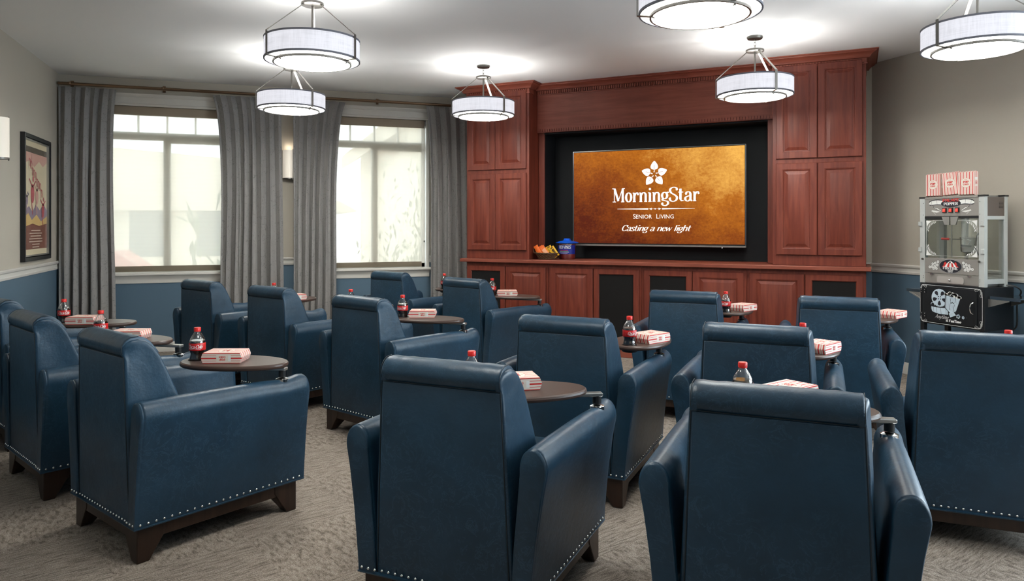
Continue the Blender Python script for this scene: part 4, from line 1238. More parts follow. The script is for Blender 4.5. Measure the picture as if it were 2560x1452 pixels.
# with +x along the wall, local -y points into the room
FT, FH, FB, FC = .590, .385, .590, .645  # tower face, header face, base face, counter front
CTZ = .947
def rings_rect(x0, x1, z0, z1, seq):
    return [[(x0 + i, -d, z0 + i), (x1 - i, -d, z0 + i), (x1 - i, -d, z1 - i), (x0 + i, -d, z1 - i)] for i, d in seq]
def raised_door(parent, x0, x1, z0, z1, face, name='door', mat='cherry'):
    seq = [(0, face + .001), (0, face + .017), (.004, face + .021), (.054, face + .021), (.057, face + .019), (.062, face + .018), (.066, face + .011), (.072, face + .010), (.098, face + .0185), (.101, face + .0195)]
    m = MB()
    rr = rings_rect(x0, x1, z0, z1, seq)
    m.loft(rr)
    return m.build(name, mat, parent, ang=20)
def framed_panel(parent, x0, x1, z0, z1, face):
    seq = [(0, face + .001), (0, face + .017), (.004, face + .021), (.050, face + .021), (.056, face + .014), (.058, face + .008)]
    o = MB().loft(rings_rect(x0, x1, z0, z1, seq), cap=False).build('door', 'cherry', parent, ang=20)
    MB().box((x0 + .05, -(face + .010), z0 + .05), (x1 - .05, -(face + .004), z1 - .05)).build('speaker_cloth', 'mesh', o, smooth=False)
    return o
crown_p = [(0, -.112), (.010, -.112), (.010, -.104), (.004, -.102), (.004, -.064), (.026, -.064), (.032, -.060), (.036, -.050), (.046, -.038), (.064, -.026), (.080, -.020), (.084, -.012), (.096, -.010), (.096, -.001), (0, -.001)]
def crown(parent, path):
    """path in (x, out) coordinates, walked so that 'out' of the cabinet is on the right hand"""
    P = [(a, -b) for a, b in path]
    MB().loft(sweep(P, [(o, CZ + z) for o, z in crown_p])).build('crown_moulding', 'cherry_h', parent, ang=25)
def dentils(parent, x0, x1, face, z0, z1, out, pitch=.027, w=.015, name='dentil_strip'):
    m = MB(); n = int((x1 - x0) / pitch); off = ((x1 - x0) - (n - 1) * pitch - w) / 2
    for k in range(n):
        m.box((x0 + off + k * pitch, -(face + out), z0), (x0 + off + k * pitch + w, -face + .0, z1))
    return m.build(name, 'cherry_h', parent, smooth=False)

# towers
def tower(x0, x1, label, door_x):
    t = dthing('tower_cabinet', label, 'cabinet', 'tall cherry tower cabinets')
    MB().box((x0, -FT, CTZ + .001), (x1, -.004, CZ - .004)).build('body', 'cherry', t, bevel=.002, seg=1)
    for (z0, z1) in ((1.042, 1.858), (1.900, 2.728)):
        for a, b in door_x:
            raised_door(t, a, b, z0, z1, FT)
    return t
tl = tower(.324, 1.070, 'left cherry tower cabinet with four raised panel doors, next to the curtain', [(.346, .676), (.680, 1.040)])
tr = tower(3.480, 4.238, 'right cherry tower cabinet with four raised panel doors, nearer to the popcorn cart', [(3.510, 3.851), (3.856, 4.209)])
crown(tl, [(.324, .01), (.324, FT), (1.070, FT), (1.070, FH + .098)])
crown(tr, [(3.480, FH + .098), (3.480, FT), (4.238, FT), (4.238, .01)])
for o_, a, b in ((tl, .33, 1.064), (tr, 3.486, 4.232)):
    dentils(o_, a, b, FT, CZ - .100, CZ - .066, .018, pitch=.0245, w=.0145)
    # side returns

# header between the towers
t = dthing('header_panel', 'wide plain cherry header board between the towers, above the television niche', 'cabinet header')
MB().box((1.072, -FH, 2.322), (3.478, -.004, CZ - .004)).build('board', 'cherry_h', t, bevel=.002, seg=1)
crown(t, [(1.072, FH), (3.478, FH)])
dentils(t, 1.075, 3.475, FH, CZ - .100, CZ - .066, .018, pitch=.0245, w=.0145)
dentils(t, 1.075, 3.475, FH, 2.303, 2.332, .009, pitch=.027, w=.0195, name='lower_dentil_strip')
MB().box((1.072, -(FH - .001), 2.296), (3.478, -(FH - .03), 2.322)).build('bottom_rail', 'cherry_h', t)

# niche: posts and black back
t = dthing('television_niche', 'matt black recess panel with cherry side posts behind the television', 'wall panel')
MB().box((1.072, -.030, CTZ + .002), (3.478, -.006, 2.30)).build('back_panel', 'recess', t, smooth=False)
MB().box((1.072, -.345, CTZ + .002), (1.140, -.325, 2.296)).build('left_post', 'cherry', t, bevel=.002, seg=1)
MB().box((3.412, -.345, CTZ + .002), (3.478, -.325, 2.296)).build('right_post', 'cherry', t, bevel=.002, seg=1)
MB().box((1.110, -.325, CTZ + .002), (1.138, -.03, 2.296)).build('left_reveal', 'recess', t, smooth=False)
MB().box((3.414, -.325, CTZ + .002), (3.440, -.03, 2.296)).build('right_reveal', 'recess', t, smooth=False)
MB().box((1.14, -.345, 2.28), (3.412, -.03, 2.296)).build('soffit', 'recess', t, smooth=False)

# worktop
t = dthing('cabinet_worktop', 'long cherry worktop running under both towers and the television', 'worktop')
cp_ = [(.0, CTZ - .036), (FC - .004, CTZ - .036), (FC, CTZ - .032), (FC, CTZ - .006), (FC - .005, CTZ), (0, CTZ)]
MB().loft([[(x, -max(.004, o), z) for o, z in cp_] for x in (.268, 4.276)]).build('slab', 'cherry_h', t, ang=20)

# base units
units = [(.324, 1.286, [(.335, .793, 'm'), (.803, 1.262, 'w')], 'leftmost cherry base cabinet, black speaker cloth door left of a raised panel door'),
         (1.288, 2.272, [(1.312, 1.776, 'w'), (1.786, 2.248, 'm')], 'cherry base cabinet below the candy basket, raised panel door left of a black cloth door'),
         (2.274, 3.255, [(2.300, 2.760, 'm'), (2.768, 3.232, 'w')], 'cherry base cabinet below the television screen, black cloth door left of a raised panel door'),
         (3.257, 4.238, [(3.280, 3.745, 'w'), (3.755, 4.215, 'm')], 'rightmost cherry base cabinet, raised panel door left of a black cloth door')]
for x0, x1, ds, lb in units:
    t = dthing('base_cabinet', lb, 'cabinet', 'cherry base cabinets')
    MB().box((x0, -FB, .001), (x1, -.006, CTZ - .037)).build('body', 'cherry', t, bevel=.002, seg=1)
    MB().box((x0 + .0005, -(FB + .006), .001), (x1 - .0005, -FB, .075)).build('plinth', 'cherry_h', t, bevel=.002, seg=1)
    for a, b, k in ds:
        if k == 'w': raised_door(t, a, b, .088, .872, FB)
        else: framed_panel(t, a, b, .088, .872, FB)

# ------------------------------------------------------------------ television
TX0, TX1, TZ0, TZ1, TF = 1.418, 3.195, 1.088, 2.092, .205
tx, tz = (TX0 + TX1) / 2, (TZ0 + TZ1) / 2
p = dg(tx, 0)
t = thing('television', 'large flat television showing an orange logo screen, mounted in the black niche', 'television', (p[0], p[1], tz), DROT)
hw_t, hh_t = (TX1 - TX0) / 2, (TZ1 - TZ0) / 2
MB().box((-hw_t, -TF, -hh_t + .020), (hw_t, -TF + .035, hh_t)).build('casing', 'bpaint', t, bevel=.003, seg=1)
MB().box((-.45, -TF + .035, -.3), (.45, -.032, .3)).build('wall_mount', 'black', t)
MB().box((-hw_t + .001, -TF - .004, -hh_t), (hw_t + .006, -TF + .03, -hh_t + .019)).build('chin_strip', 'satin', t, bevel=.003, seg=1)
tm = MB()
tm.box((-hw_t - .002, -TF - .002, hh_t - .001), (hw_t + .002, -TF + .01, hh_t + .002)); tm.box((hw_t, -TF - .002, -hh_t + .02), (hw_t + .003, -TF + .01, hh_t)); tm.box((-hw_t - .003, -TF - .002, -hh_t + .02), (-hw_t, -TF + .01, hh_t))
tm.build('edge_trim', 'satin', t, smooth=False)
MB().sphere((hw_t * .75, -TF + .004, -hh_t - .004), .005, 8).build('standby_light', 'glow_w', t)
scr = MB().add([(-hw_t + .008, -TF - .0008, -hh_t + .030), (hw_t - .008, -TF - .0008, -hh_t + .030), (hw_t - .008, -TF - .0008, hh_t - .010), (-hw_t + .008, -TF - .0008, hh_t - .010)], [(0, 1, 2, 3)]).build('screen', 'screen', t, smooth=False)
sy = -TF - .0022
fn = planar((0, sy, 0), (1, 0, 0), (0, 0, 1))
# screen pixels of the close-up (2303 x 1452 crop of the screen) give the layout: screen spans x 65..2225, z by eye
def leaf(a):
    """one drop shaped petal pointing along angle a, from the flower's centre"""
    P = []
    for k in range(13):
        q = k / 12; w = .0385 * max(0, math.sin(PI * q ** .62)) ** .8 * (1 if q < 1 else 0)
        P.append((.043 + .093 * q, w))
    Q = [(r_, -w) for r_, w in reversed(P[1:-1])]
    c, s_ = math.cos(a), math.sin(a)
    return [(r_ * c - w * s_, r_ * s_ + w * c) for r_, w in P + Q]
lg = MB(); fx, fz = -.007, .240
for k in range(5):
    a = R(90 + 72 * k + (0, 2, -2, 2, -2)[k])
    pts = [(x + fx, y + fz) for x, y in leaf(a)]
    put(lg, [poly2(pts)], fn)
    c, s_ = math.cos(a), math.sin(a)
    put(lg, [line2([(fx + .018 * c - .004 * s_, fz + .018 * s_ + .004 * c), (fx + .03 * c, fz + .03 * s_), (fx + .046 * c, fz + .046 * s_)], .0085)], fn)
lg.build('flower_emblem', 'glow_w', scr, smooth=False, fix=False)
lv = MB()
fn1 = planar((0, sy - .001, 0), (1, 0, 0), (0, 0, 1))
for k in range(5):
    a = R(90 + 72 * k + (0, 2, -2, 2, -2)[k]); c, s_ = math.cos(a), math.sin(a)
    put(lv, [line2([(fx + .030 * c, fz + .030 * s_), (fx + .092 * c, fz + .092 * s_)], .0042)], fn1)
lv.build('petal_veins', 'petalvein', scr, smooth=False, fix=False)
wd = MB()
def word(mb, text, h, cx, z, fn_, mi=0, **kw):
    it, w = letter(text, h, **kw)
    put(mb, [([(a + cx, b + z) for a, b in vs], fs) for vs, fs in it], fn_, mi)
    return w
_, w0 = letter('MorningStar', 1.0, track=0.0)
H1 = .138
word(wd, 'MorningStar', H1, 0.0, -.040, fn, thick=.165, thin=.05, track=.0, sx=.90 / (w0 * H1))
# flourish rule
ZR = -.1155
put(wd, [poly2([(-.398, ZR), (-.070, ZR - .007), (-.068, ZR + .007), (-.398, ZR + .0022)]), poly2([(.402, ZR), (.074, ZR - .007), (.072, ZR + .007), (.402, ZR + .0022)]),
         poly2([(-.062, ZR), (-.034, ZR - .011), (-.034, ZR + .011)]), poly2([(.066, ZR), (.038, ZR - .011), (.038, ZR + .011)]), poly2([(-.034, ZR - .001), (.038, ZR - .001), (.038, ZR + .001), (-.034, ZR + .001)]), disc2(.002, ZR, .007, .007, 12)], fn)
wd.build('screen_wordmark', 'glow_w', scr, smooth=False, fix=False)
ry90 = Matrix.Rotation(R(90), 4, 'X')
def sansline(items, z, cx):
    """small capitals set from the built-in sans font"""
    x = cx
    for txt, size, dx in items:
        sans('screen_caption', txt, size, 'glow_c', scr, Matrix.Translation((x + dx, sy, z)) @ ry90)
sansline([('S', .068, -.216), ('ENIOR', .058, -.117), ('L', .068, .026), ('IVING', .058, .120)], -.215, 0.0)
sc2 = MB()
_, w1 = letter('Casting a new light', 1.0, thick=.13, thin=.05, serif=False, slant=.3, track=-.07)
word(sc2, 'Casting a new light', .060, -.002, -.342, fn, thick=.15, thin=.05, serif=False, slant=.32, track=-.07, sx=.715 / (w1 * .060))
sc2.build('screen_tagline', 'glow_c', scr, smooth=False, fix=False)

# ------------------------------------------------------------------ candy basket, packets, licorice tub
def dpos(s_, o): return dg(s_, o, CTZ)
bp = dpos(1.226, .478)
BZ = .001
t = thing('candy_basket', 'small brown wicker basket of candy on the worktop, left of the television', 'basket', (bp[0], bp[1], CTZ + BZ), DROT)
bk = MB(); nb = 40
def oval(rx, ry_, z, wob=0.0): return [((rx + wob * (1 if k % 2 else -1)) * math.cos(2 * PI * k / nb), (ry_ + wob * (1 if k % 2 else -1)) * math.sin(2 * PI * k / nb), z) for k in range(nb)]
rg_ = []
for k in range(9): rg_.append(oval(.090 + .0052 * k, .056 + .0042 * k, .002 + .0078 * k, .0022 * (1 if k % 2 else -1)))
inner = [oval(.090 + .0052 * k - .006, .056 + .0042 * k - .006, .002 + .0078 * k + (.003 if k == 0 else 0)) for k in range(8, -1, -1)]
bk.loft(rg_ + inner).build('basket_bowl', 'wicker', t, smooth=False)
rm = MB()
for q in range(2):
    pts = [((.134 + .003 * math.cos(9 * a + q * PI)) * math.cos(a), (.091 + .003 * math.cos(9 * a + q * PI)) * math.sin(a), .066 + .0035 * math.sin(9 * a + q * PI)) for a in [2 * PI * k / 60 for k in range(61)]]
    rm.tube(pts, .0042, 6, cap=False)
rm.build('braided_rim', 'wicker', t)
hd = MB()
hd.tube([(-.134, -.03, .066), (-.147, -.03, .098), (-.148, .0, .112), (-.147, .03, .098), (-.134, .03, .066)], .004, 6)
hd.build('handle', 'wicker', t)
# packets standing in the basket, leaning to the right
def packet(name, mat, w, h, label, loc, lean, yaw, text=None, pitch=0.0):
    t = thing(name, label, 'candy packet', loc, 0, 'candy packets in the basket')
    t.rotation_euler = (pitch, lean, yaw)
    m = MB(); n = 9
    front = []; back = []
    for j in range(8):
        z = -h / 2 + h * j / 7; e = math.sin(PI * j / 7)
        front.append([(-w / 2 + w * i / n, -.0015 - .007 * e * math.sin(PI * i / n), z) for i in range(n + 1)])
        back.append([(-w / 2 + w * i / n, .0015 + .007 * e * math.sin(PI * i / n), z) for i in range(n, -1, -1)])
    # crimped ends
    rings = [[(x, y, z + (.003 if (i % 2 and j in (0, 7)) else 0)) for i, (x, y, z) in enumerate(front[j])] + back[j] for j in range(8)]
    b_ = m.loft(rings).build('wrapper', mat, t, ang=50)
    if text:
        mm = MB(); rt = lambda o_: planar((.004, -.0105, o_), (0, 0, 1), (-1, 0, 0))
        fnp = planar((.006, -.0102, 0), (0, 0, 1), (-1, 0, 0))
        put(mm, [poly2([(-h * .36, -.020), (h * .36, -.020), (h * .36, .022), (-h * .36, .022)])], planar((.006, -.0098, 0), (0, 0, 1), (-1, 0, 0)), 1) if text == 'bar' else None
        if text != 'bar':
            word(mm, text, .034, 0, -.012, fnp, 0, thick=.26, thin=.12, sx=.95)
        mm.build('print', ['brown_ink', 'peach'], b_, smooth=False, fix=False)
    return t
def inb(x, y, z): 
    p = Vector((bp[0], bp[1], CTZ + BZ)) + dn.to_3d() * x - dnin.to_3d() * y
    return (p.x, p.y, p.z + z)
packet('candy_packet', 'orange', .050, .118, 'orange candy packet leaning out at the left end of the basket', inb(-.098, -.01, .090), R(-30), DROT)
packet('candy_packet', 'orange', .058, .128, 'orange candy packet second from the left in the basket', inb(-.060, .022, .080), R(-30), DROT, 'bar')
packet('candy_packet', 'orange', .058, .128, 'orange candy packet in the middle, behind its neighbour in the basket', inb(-.030, .0, .082), R(-34), DROT, 'bar')
packet('candy_packet', 'orange', .058, .125, 'orange candy packet in front of the yellow ones in the basket', inb(-.005, -.024, .072), R(-40), DROT, 'bar')
packet('candy_packet', 'yellow', .066, .118, 'left yellow candy packet with brown lettering in the basket', inb(.038, -.004, .084), R(-26), DROT, "m&m's")
packet('candy_packet', 'yellow', .066, .118, 'right yellow candy packet with brown lettering, leaning over the basket rim', inb(.086, -.018, .080), R(-36), DROT, "m&m's")
tp = dpos(1.395, .330)
t = thing('candy_tub', 'clear tub of red licorice with a blue lid, on the worktop by the basket', 'candy tub', (tp[0], tp[1], CTZ + .001), DROT)
MB().lathe([(.001, .002), (.078, .002), (.084, .010), (.088, .060), (.090, .150), (.086, .162), (.001, .162)], 32).build('licorice', 'tubred', t)
MB().lathe([(.001, 0), (.082, 0), (.088, .010), (.092, .060), (.094, .152), (.090, .170)], 32).build('jar', 'pet', t)
MB().lathe([(.001, .163), (.086, .163), (.120, .170), (.122, .176), (.115, .182), (.085, .190), (.048, .194), (.040, .200), (.034, .216), (.030, .219), (.001, .219)], 36).build('lid', 'tubblue', t)
lb = MB()
rgs = [[(r_ * math.cos(a), r_ * math.sin(a), z) for a in [R(-172) + R(164) * k / 20 for k in range(21)]] for r_, z in ((.0925, .055), (.0958, .150))]
lb = lb.loft(rgs, closed=False, cap=False).build('jar_label', 'tublabel', t)
m_ = MB()
cylf = lambda x, y, k=0: (.0968 * math.cos(R(-90) + x / .0968), .0968 * math.sin(R(-90) + x / .0968), .100 + y)
word(m_, 'RED VINES', .030, .006, .014, cylf, 0, thick=.22, thin=.08, track=-.04, sx=.78)
for q, (w_, z_, mi) in enumerate(((.045, -.004, 1), (.05, -.016, 2), (.055, -.026, 0), (.04, -.035, 0))):
    put(m_, [line2([(-w_ + .01 * q * k_ + k_ * .0, z_) if False else (-w_ + 2 * w_ * i / 8, z_) for i in range(9) for k_ in (1,)], .005 if mi else .0022)], cylf, mi)
m_.build('label_print', ['ink_w', 'ink_r', 'palegreen'], lb, smooth=False, fix=False)

# ================================================================== popcorn cart and machine (against the right wall, facing the room)
MX, MY = 4.90, 3.990
CR = R(-90)
MW, MD = .266, .240           # half width, depth
ct = thing('popcorn_cart', 'black popcorn cart on legs with a film reel picture on its door', 'cart', (MX, MY, 0), CR)
z0, z1 = .545, .856
MB().box((-MW, .004, z0), (MW, MD + .06, z1)).build('cabinet_box', 'bpaint', ct, bevel=.003, seg=1)
door = MB().box((-MW + .03, -.004, z0 + .022), (MW - .055, .004, z1 - .022)).build('door', 'bpaint', ct, bevel=.003, seg=1)
for x in (-MW + .02, MW - .02):
    for y in (.02, MD + .035):
        MB().box((x - .016, y - .016, .075), (x + .016, y + .016, z0)).build('leg', 'bpaint', ct)
        c_ = MB().tube([(x - .012, y, .0375), (x + .012, y, .0375)], .0365, 20)
        c_.box((x - .018, y - .02, .05), (x + .018, y + .02, .078)).build('caster', 'black', ct)
# white line border with corner scrolls
F0 = planar((0, -.0048, 0), (1, 0, 0), (0, 0, 1))
F1 = planar((0, -.0054, 0), (1, 0, 0), (0, 0, 1))
F2 = planar((0, -.0060, 0), (1, 0, 0), (0, 0, 1))
ar = MB()
zc = (z0 + z1) / 2; bw, bh = MW - .010, (z1 - z0) / 2 - .012
def off(it, dx=0, dz=0): return [([(a + dx, b + dz) for a, b in vs], fs) for vs, fs in it]
lines = [line2([(-bw + .05, bh), (bw - .05, bh)], .0022), line2([(-bw + .05, -bh), (bw - .05, -bh)], .0022), line2([(-bw, -bh + .05), (-bw, bh - .05)], .0022), line2([(bw, -bh + .05), (bw, bh - .05)], .0022)]
for sx_ in (-1, 1):
    for sz_ in (-1, 1):
        for q in range(3):
            d = .004 * q
            sp = catmull([(bw - .060, bh - d), (bw - .035, bh + .001 - d), (bw - .012 - d, bh - .006), (bw - .004 - d, bh - .030), (bw - d * .4, bh - .058)])
            lines.append(line2([(sx_ * a, sz_ * b) for a, b in sp], .0013))
        lines.append(line2([(sx_ * a, sz_ * b) for a, b in catmull([(bw - .020, bh - .004), (bw - .048, bh - .020), (bw - .058, bh - .010), (bw - .045, bh + .0), (bw - .02, bh - .002)])], .0012))
        lines.append(line2([(sx_ * a, sz_ * b) for a, b in catmull([(bw - .004, bh - .020), (bw - .020, bh - .048), (bw - .010, bh - .058), (bw, bh - .045), (bw - .002, bh - .02)])], .0012))
put(ar, off(lines, 0, zc), F0, 0)
ar.build('border_scrolls', 'ink_w', ct, smooth=False, fix=False)
# picture on the door: reel, film strip, popcorn bag, kernels
pic = MB()
rx_, rz2, rr0 = -.088, zc + .052, .068
put(pic, [disc2(rx_, rz2, rr0, rr0, 32)], F0, 0)
for k in range(5):
    a = R(90 + 72 * k)
    hole = []
    for i in range(12):
        b_ = 2 * PI * i / 12; u = .040 + .019 * math.cos(b_); v_ = .013 * math.sin(b_) * (1 + .5 * math.cos(b_))
        hole.append((rx_ + u * math.cos(a + R(36)) - v_ * math.sin(a + R(36)), rz2 + u * math.sin(a + R(36)) + v_ * math.cos(a + R(36))))
    put(pic, [poly2(hole)], F1, 1)
for k in range(4):
    a = R(45 + 90 * k); put(pic, [disc2(rx_ + .0125 * math.cos(a), rz2 + .0125 * math.sin(a), .0052, .0052, 10)], F1, 1)
put(pic, [disc2(rx_, rz2, .0015, .0015, 6)], F1, 1)
for k in range(24):
    a = 2 * PI * k / 24; put(pic, [disc2(rx_ + .0635 * math.cos(a), rz2 + .0635 * math.sin(a), .0016, .0016, 6)], F1, 1)
# film strip curling below the reel
fs_t = catmull([(-.160, zc - .006), (-.150, zc - .016), (-.10, zc - .020), (-.02, zc - .017)])
fs_b = catmull([(-.160, zc - .040), (-.145, zc - .060), (-.09, zc - .072), (-.015, zc - .072)])
nn = len(fs_t)
pic.add([F1(*q) for q in fs_t + fs_b], [(i, i + 1, nn + i + 1, nn + i) for i in range(nn - 1)], 0)
put(pic, [line2(fs_t, .006), line2(fs_b, .006)], F2, 1)
for q in (1, 3, 5, 7, 9, 11):
    if q < nn: put(pic, [line2([fs_t[q], fs_b[q]], .0022)], F2, 1)
put(pic, [line2([(-.16, zc - .004), (-.155, zc + .010), (-.135, zc + .012), (-.128, zc - .010)], .004)], F2, 0)
# bag
bag = [(-.030, zc + .082), (.088, zc + .062), (.052, zc - .050), (-.030, zc - .050)]
put(pic, [poly2([(-.040, zc + .080), (.092, zc + .060), (.058, zc - .036), (.010, zc - .066), (-.042, zc - .020)])], F2, 1)
F3 = planar((0, -.0066, 0), (1, 0, 0), (0, 0, 1)); F4 = planar((0, -.0072, 0), (1, 0, 0), (0, 0, 1)); F5 = planar((0, -.0078, 0), (1, 0, 0), (0, 0, 1))
put(pic, [poly2([(-.034, zc + .076), (.084, zc + .058), (.052, zc - .034), (.008, zc - .058), (-.038, zc - .016)])], F3, 0)
for k in range(9):
    q = k / 9 + .05
    put(pic, [line2([(-.034 + .118 * q, zc + .076 - .018 * q), (-.038 + .09 * q, zc - .020 - .030 * q)], .0014 if k % 3 else .003)], F4, 1 if k % 3 == 0 else 2)
rk = random.Random(5)
for k in range(26):
    q = rk.random(); cx = -.036 + .124 * q; cz = zc + .080 - .018 * q + rk.uniform(-.004, .022) * math.sin(PI * q) + .004
    for j in range(3): put(pic, [disc2(cx + rk.uniform(-.006, .006), cz + rk.uniform(-.006, .006), .0065, .006, 8)], F4, 3)
put(pic, [disc2(.022, zc + .022, .022, .014, 18)], F5, 0)
put(pic, [line2(catmull([(.006, zc + .016), (.012, zc + .030), (.018, zc + .018), (.024, zc + .031), (.030, zc + .018), (.038, zc + .026)]), .0035)], planar((0, -.0084, 0), (1, 0, 0), (0, 0, 1)), 1)
# ticket and kernels
put(pic, [poly2([(-.008, zc - .058), (.030, zc - .040), (.052, zc - .066), (.006, zc - .086)])], F5, 0)
for k in range(3): put(pic, [line2([(.002 + .004 * k, zc - .062 - .007 * k), (.034 + .004 * k, zc - .050 - .007 * k)], .0012)], planar((0, -.0084, 0), (1, 0, 0), (0, 0, 1)), 2)
for cx, cz, r_ in ((.070, zc - .072, .016), (.110, zc - .076, .011)):
    for j in range(5):
        a = 2 * PI * j / 5; put(pic, [disc2(cx + r_ * .5 * math.cos(a), cz + r_ * .5 * math.sin(a), r_ * .55, r_ * .55, 10)], F5, 0)
    put(pic, [ring2(cx, cz, r_ * .5, r_ * .4, .0012, 10)], planar((0, -.0084, 0), (1, 0, 0), (0, 0, 1)), 2)
put(pic, [disc2(.138, zc - .074, .0015, .0015, 6)], F5, 0)
word(pic, 'Anytime', .028, -.070, zc - .104, F2, 3, thick=.10, thin=.04, serif=False, slant=.45, track=-.05)
word(pic, 'is FunTime', .0185, .030, zc - .121, F2, 3, thick=.26, thin=.12, track=.02, sx=1.12)
pic.build('door_picture', ['ink_b', 'ink_k', 'ink_g', 'ink_w'], door, smooth=False, fix=False)
for zz in (zc + .095, zc - .090):
    h_ = MB().box((-MW + .012, -.008, zz - .018), (-MW + .062, -.003, zz + .018))
    h_.build('hinge', 'bpaint', ct)
    for dx in (.021, .052):
        for dz in (-.010, .010):
            MB().sphere((-MW + dx, -.0085, zz + dz), .0042, 8).build('hinge_screw', 'chrome', ct)
MB().tube([(MW - .082, -.004, zc + .042), (MW - .088, -.020, zc + .030), (MW - .092, -.026, zc), (MW - .088, -.020, zc - .030), (MW - .082, -.004, zc - .042)], .0042, 8).build('door_handle', 'chrome', door)
# folding side shelves
for s in (-1, 1):
    xa, xb = s * MW, s * (MW + (.235 if s > 0 else .150))
    sh = MB().box((min(xa, xb), .035, z1 - .066), (max(xa, xb), MD + .03, z1 - .058))
    sh.box((min(xa, xb), .033, z1 - .080), (max(xa, xb), .037, z1 - .058)); sh.box((min(xa, xb), MD + .026, z1 - .080), (max(xa, xb), MD + .030, z1 - .058))
    sb = sh.build('side_shelf', 'chrome', ct)
    for yy in (.036, MD + .028):
        br = MB()
        q_ = .155 if s > 0 else .125
        br.bar((xa + s * .004, yy, z1 - .135), (xa + s * q_, yy, z1 - .082), .006, .010)
        br.prism([(xa + s * .002, z1 - .138), (xa + s * .002, z1 - .080), (xa + s * (q_ - .005), z1 - .080)], yy - .001, yy + .001, axis='y')
        br.build('bracket', 'satin', sb)

# --- machine on top
mc = thing('popcorn_machine', 'glass sided countertop popcorn machine standing on the black cart', 'popcorn machine', (MX, MY, z1 + .0005), CR)
hM = 1.524 - z1                      # height of the machine
def MZ(z): return z - z1
for sx_ in (-1, 1):
    for y_ in (0, 1):
        x = sx_ * (MW - .022); y = .002 if y_ == 0 else MD - .036
        MB().box((x - .022, y, .001), (x + .022, y + .034, hM - .006)).build('corner_post', 'alum', mc, bevel=.002, seg=1)
        MB().box((x - .026, y - .003, hM - .012), (x + .026, y + .038, hM)).build('post_cap', 'black', mc)
        if y_ == 0:
            for zz in (.04, .055, hM - .05, hM - .14):
                MB().sphere((x - sx_ * .012, .001, zz), .003, 6).build('screw', 'dnickel', mc)
IW = MW - .044
hood = MB().box((-IW, .006, MZ(1.372)), (IW, MD - .006, hM - .014)).build('hood', 'steelp', mc, bevel=.002, seg=1)
MB().box((-IW - .0, -.0, hM - .016), (IW, MD, hM - .004)).build('roof', 'steelp', mc)
for s in (-1, 1):
    MB().box((s * IW if s > 0 else -MW + .001, .036, MZ(1.372)), (MW - .001 if s > 0 else -IW, MD - .036, hM - .016)).build('hood_side', 'hoodside', mc)
    MB().box((s * IW if s > 0 else -MW + .001, .036, MZ(1.346)), (MW - .001 if s > 0 else -IW, MD - .036, MZ(1.371))).build('side_rail', 'alum', mc)
    MB().box((s * IW if s > 0 else -MW + .001, .036, MZ(.880)), (MW - .001 if s > 0 else -IW, MD - .036, MZ(.915))).build('side_rail', 'alum', mc)
    gp = MB().box((s * (MW - .012) - .0015, .034, MZ(.916)), (s * (MW - .012) + .0015, MD - .034, MZ(1.345))).build('side_glass', 'pglass', mc, smooth=False)
sl = MB()
for k in range(5): sl.box((MW - .0005, .15, MZ(1.43) + .010 * k), (MW + .0006, .19, MZ(1.43) + .010 * k + .0025))
sl.build('vent_slots', 'black', mc, smooth=False)
MB().box((-IW, MD - .012, MZ(.93)), (IW, MD - .008, MZ(1.37))).build('rear_glass', 'pglass', mc, smooth=False)
# front doors of glass with etched corners
g_z0, g_z1 = MZ(1.062), MZ(1.352)
for s in (-1, 1):
    d_ = MB().box((min(s * .002, s * IW), .006, g_z0), (max(s * .002, s * IW), .009, g_z1)).build('glass_door', 'pglass', mc, smooth=False)
    et = MB(); FE = planar((0, .0050, 0), (1, 0, 0), (0, 0, 1)); FE2 = planar((0, .0046, 0), (1, 0, 0), (0, 0, 1))
    xe = IW - .012; ze0, ze1 = g_z0 + .010, g_z1 - .012
    it = [line2([(s * .003, ze1), (s * (xe - .05), ze1)], .0018), line2([(s * .003, ze0), (s * (xe - .05), ze0)], .0018), line2([(s * xe, ze0 + .05), (s * xe, ze1 - .05)], .0018)]
    for zc_, dz in ((ze1, -1), (ze0, 1)):
        it.append(line2([(s * (xe - .05), zc_), (s * xe, zc_), (s * xe, zc_ + dz * .05)], .0014))
        for q in (0, .006):
            it.append(line2([(s * (xe - .078 + .078 * math.sin(R(a)) - q), zc_ + dz * (.078 - .078 * math.cos(R(a)) + q)) for a in range(0, 91, 10)], .0018))
        # filled corner and leaves
        it.append(poly2([(s * xe, zc_)] + [(s * (xe - .072 + .072 * math.sin(R(a))), zc_ + dz * (.072 - .072 * math.cos(R(a)))) for a in range(20, 71, 10)]))
        for k in range(6):
            a = R(8 + 15 * k); cx = xe - .084 + .068 * math.sin(a); cz = .084 - .068 * math.cos(a)
            px_, pz_ = s * cx, zc_ + dz * cz; tx_, tz_ = (s * math.cos(a + R(35)), dz * math.sin(a + R(35)))
            it.append(poly2([(px_ - tx_ * .016, pz_ - tz_ * .016), (px_ - tz_ * .004 * s, pz_ + tx_ * .004 * s), (px_ + tx_ * .012, pz_ + tz_ * .012), (px_ + tz_ * .004 * s, pz_ - tx_ * .004 * s)]))
    put(et, it, FE, 0)
    et.build('etched_corners', 'ink_w', d_, smooth=False, fix=False)
    for zz in (MZ(1.315), MZ(1.115)):
        MB().box((s * (MW - .008) - .013, -.010, zz - .017), (s * (MW - .008) + .013, .003, zz + .017)).build('door_hinge', 'alum', mc, bevel=.002, seg=1)
    MB().prism([(s * .004, g_z1 + .016), (s * .068, g_z1 + .016), (s * .046, g_z1 - .044), (s * .006, g_z1 - .044)], -.006, .004, axis='y').build('door_latch', 'satin', mc)
MB().box((-.004, .010, g_z0), (.004, .014, g_z1)).build('door_meeting_strip', 'satin', mc)
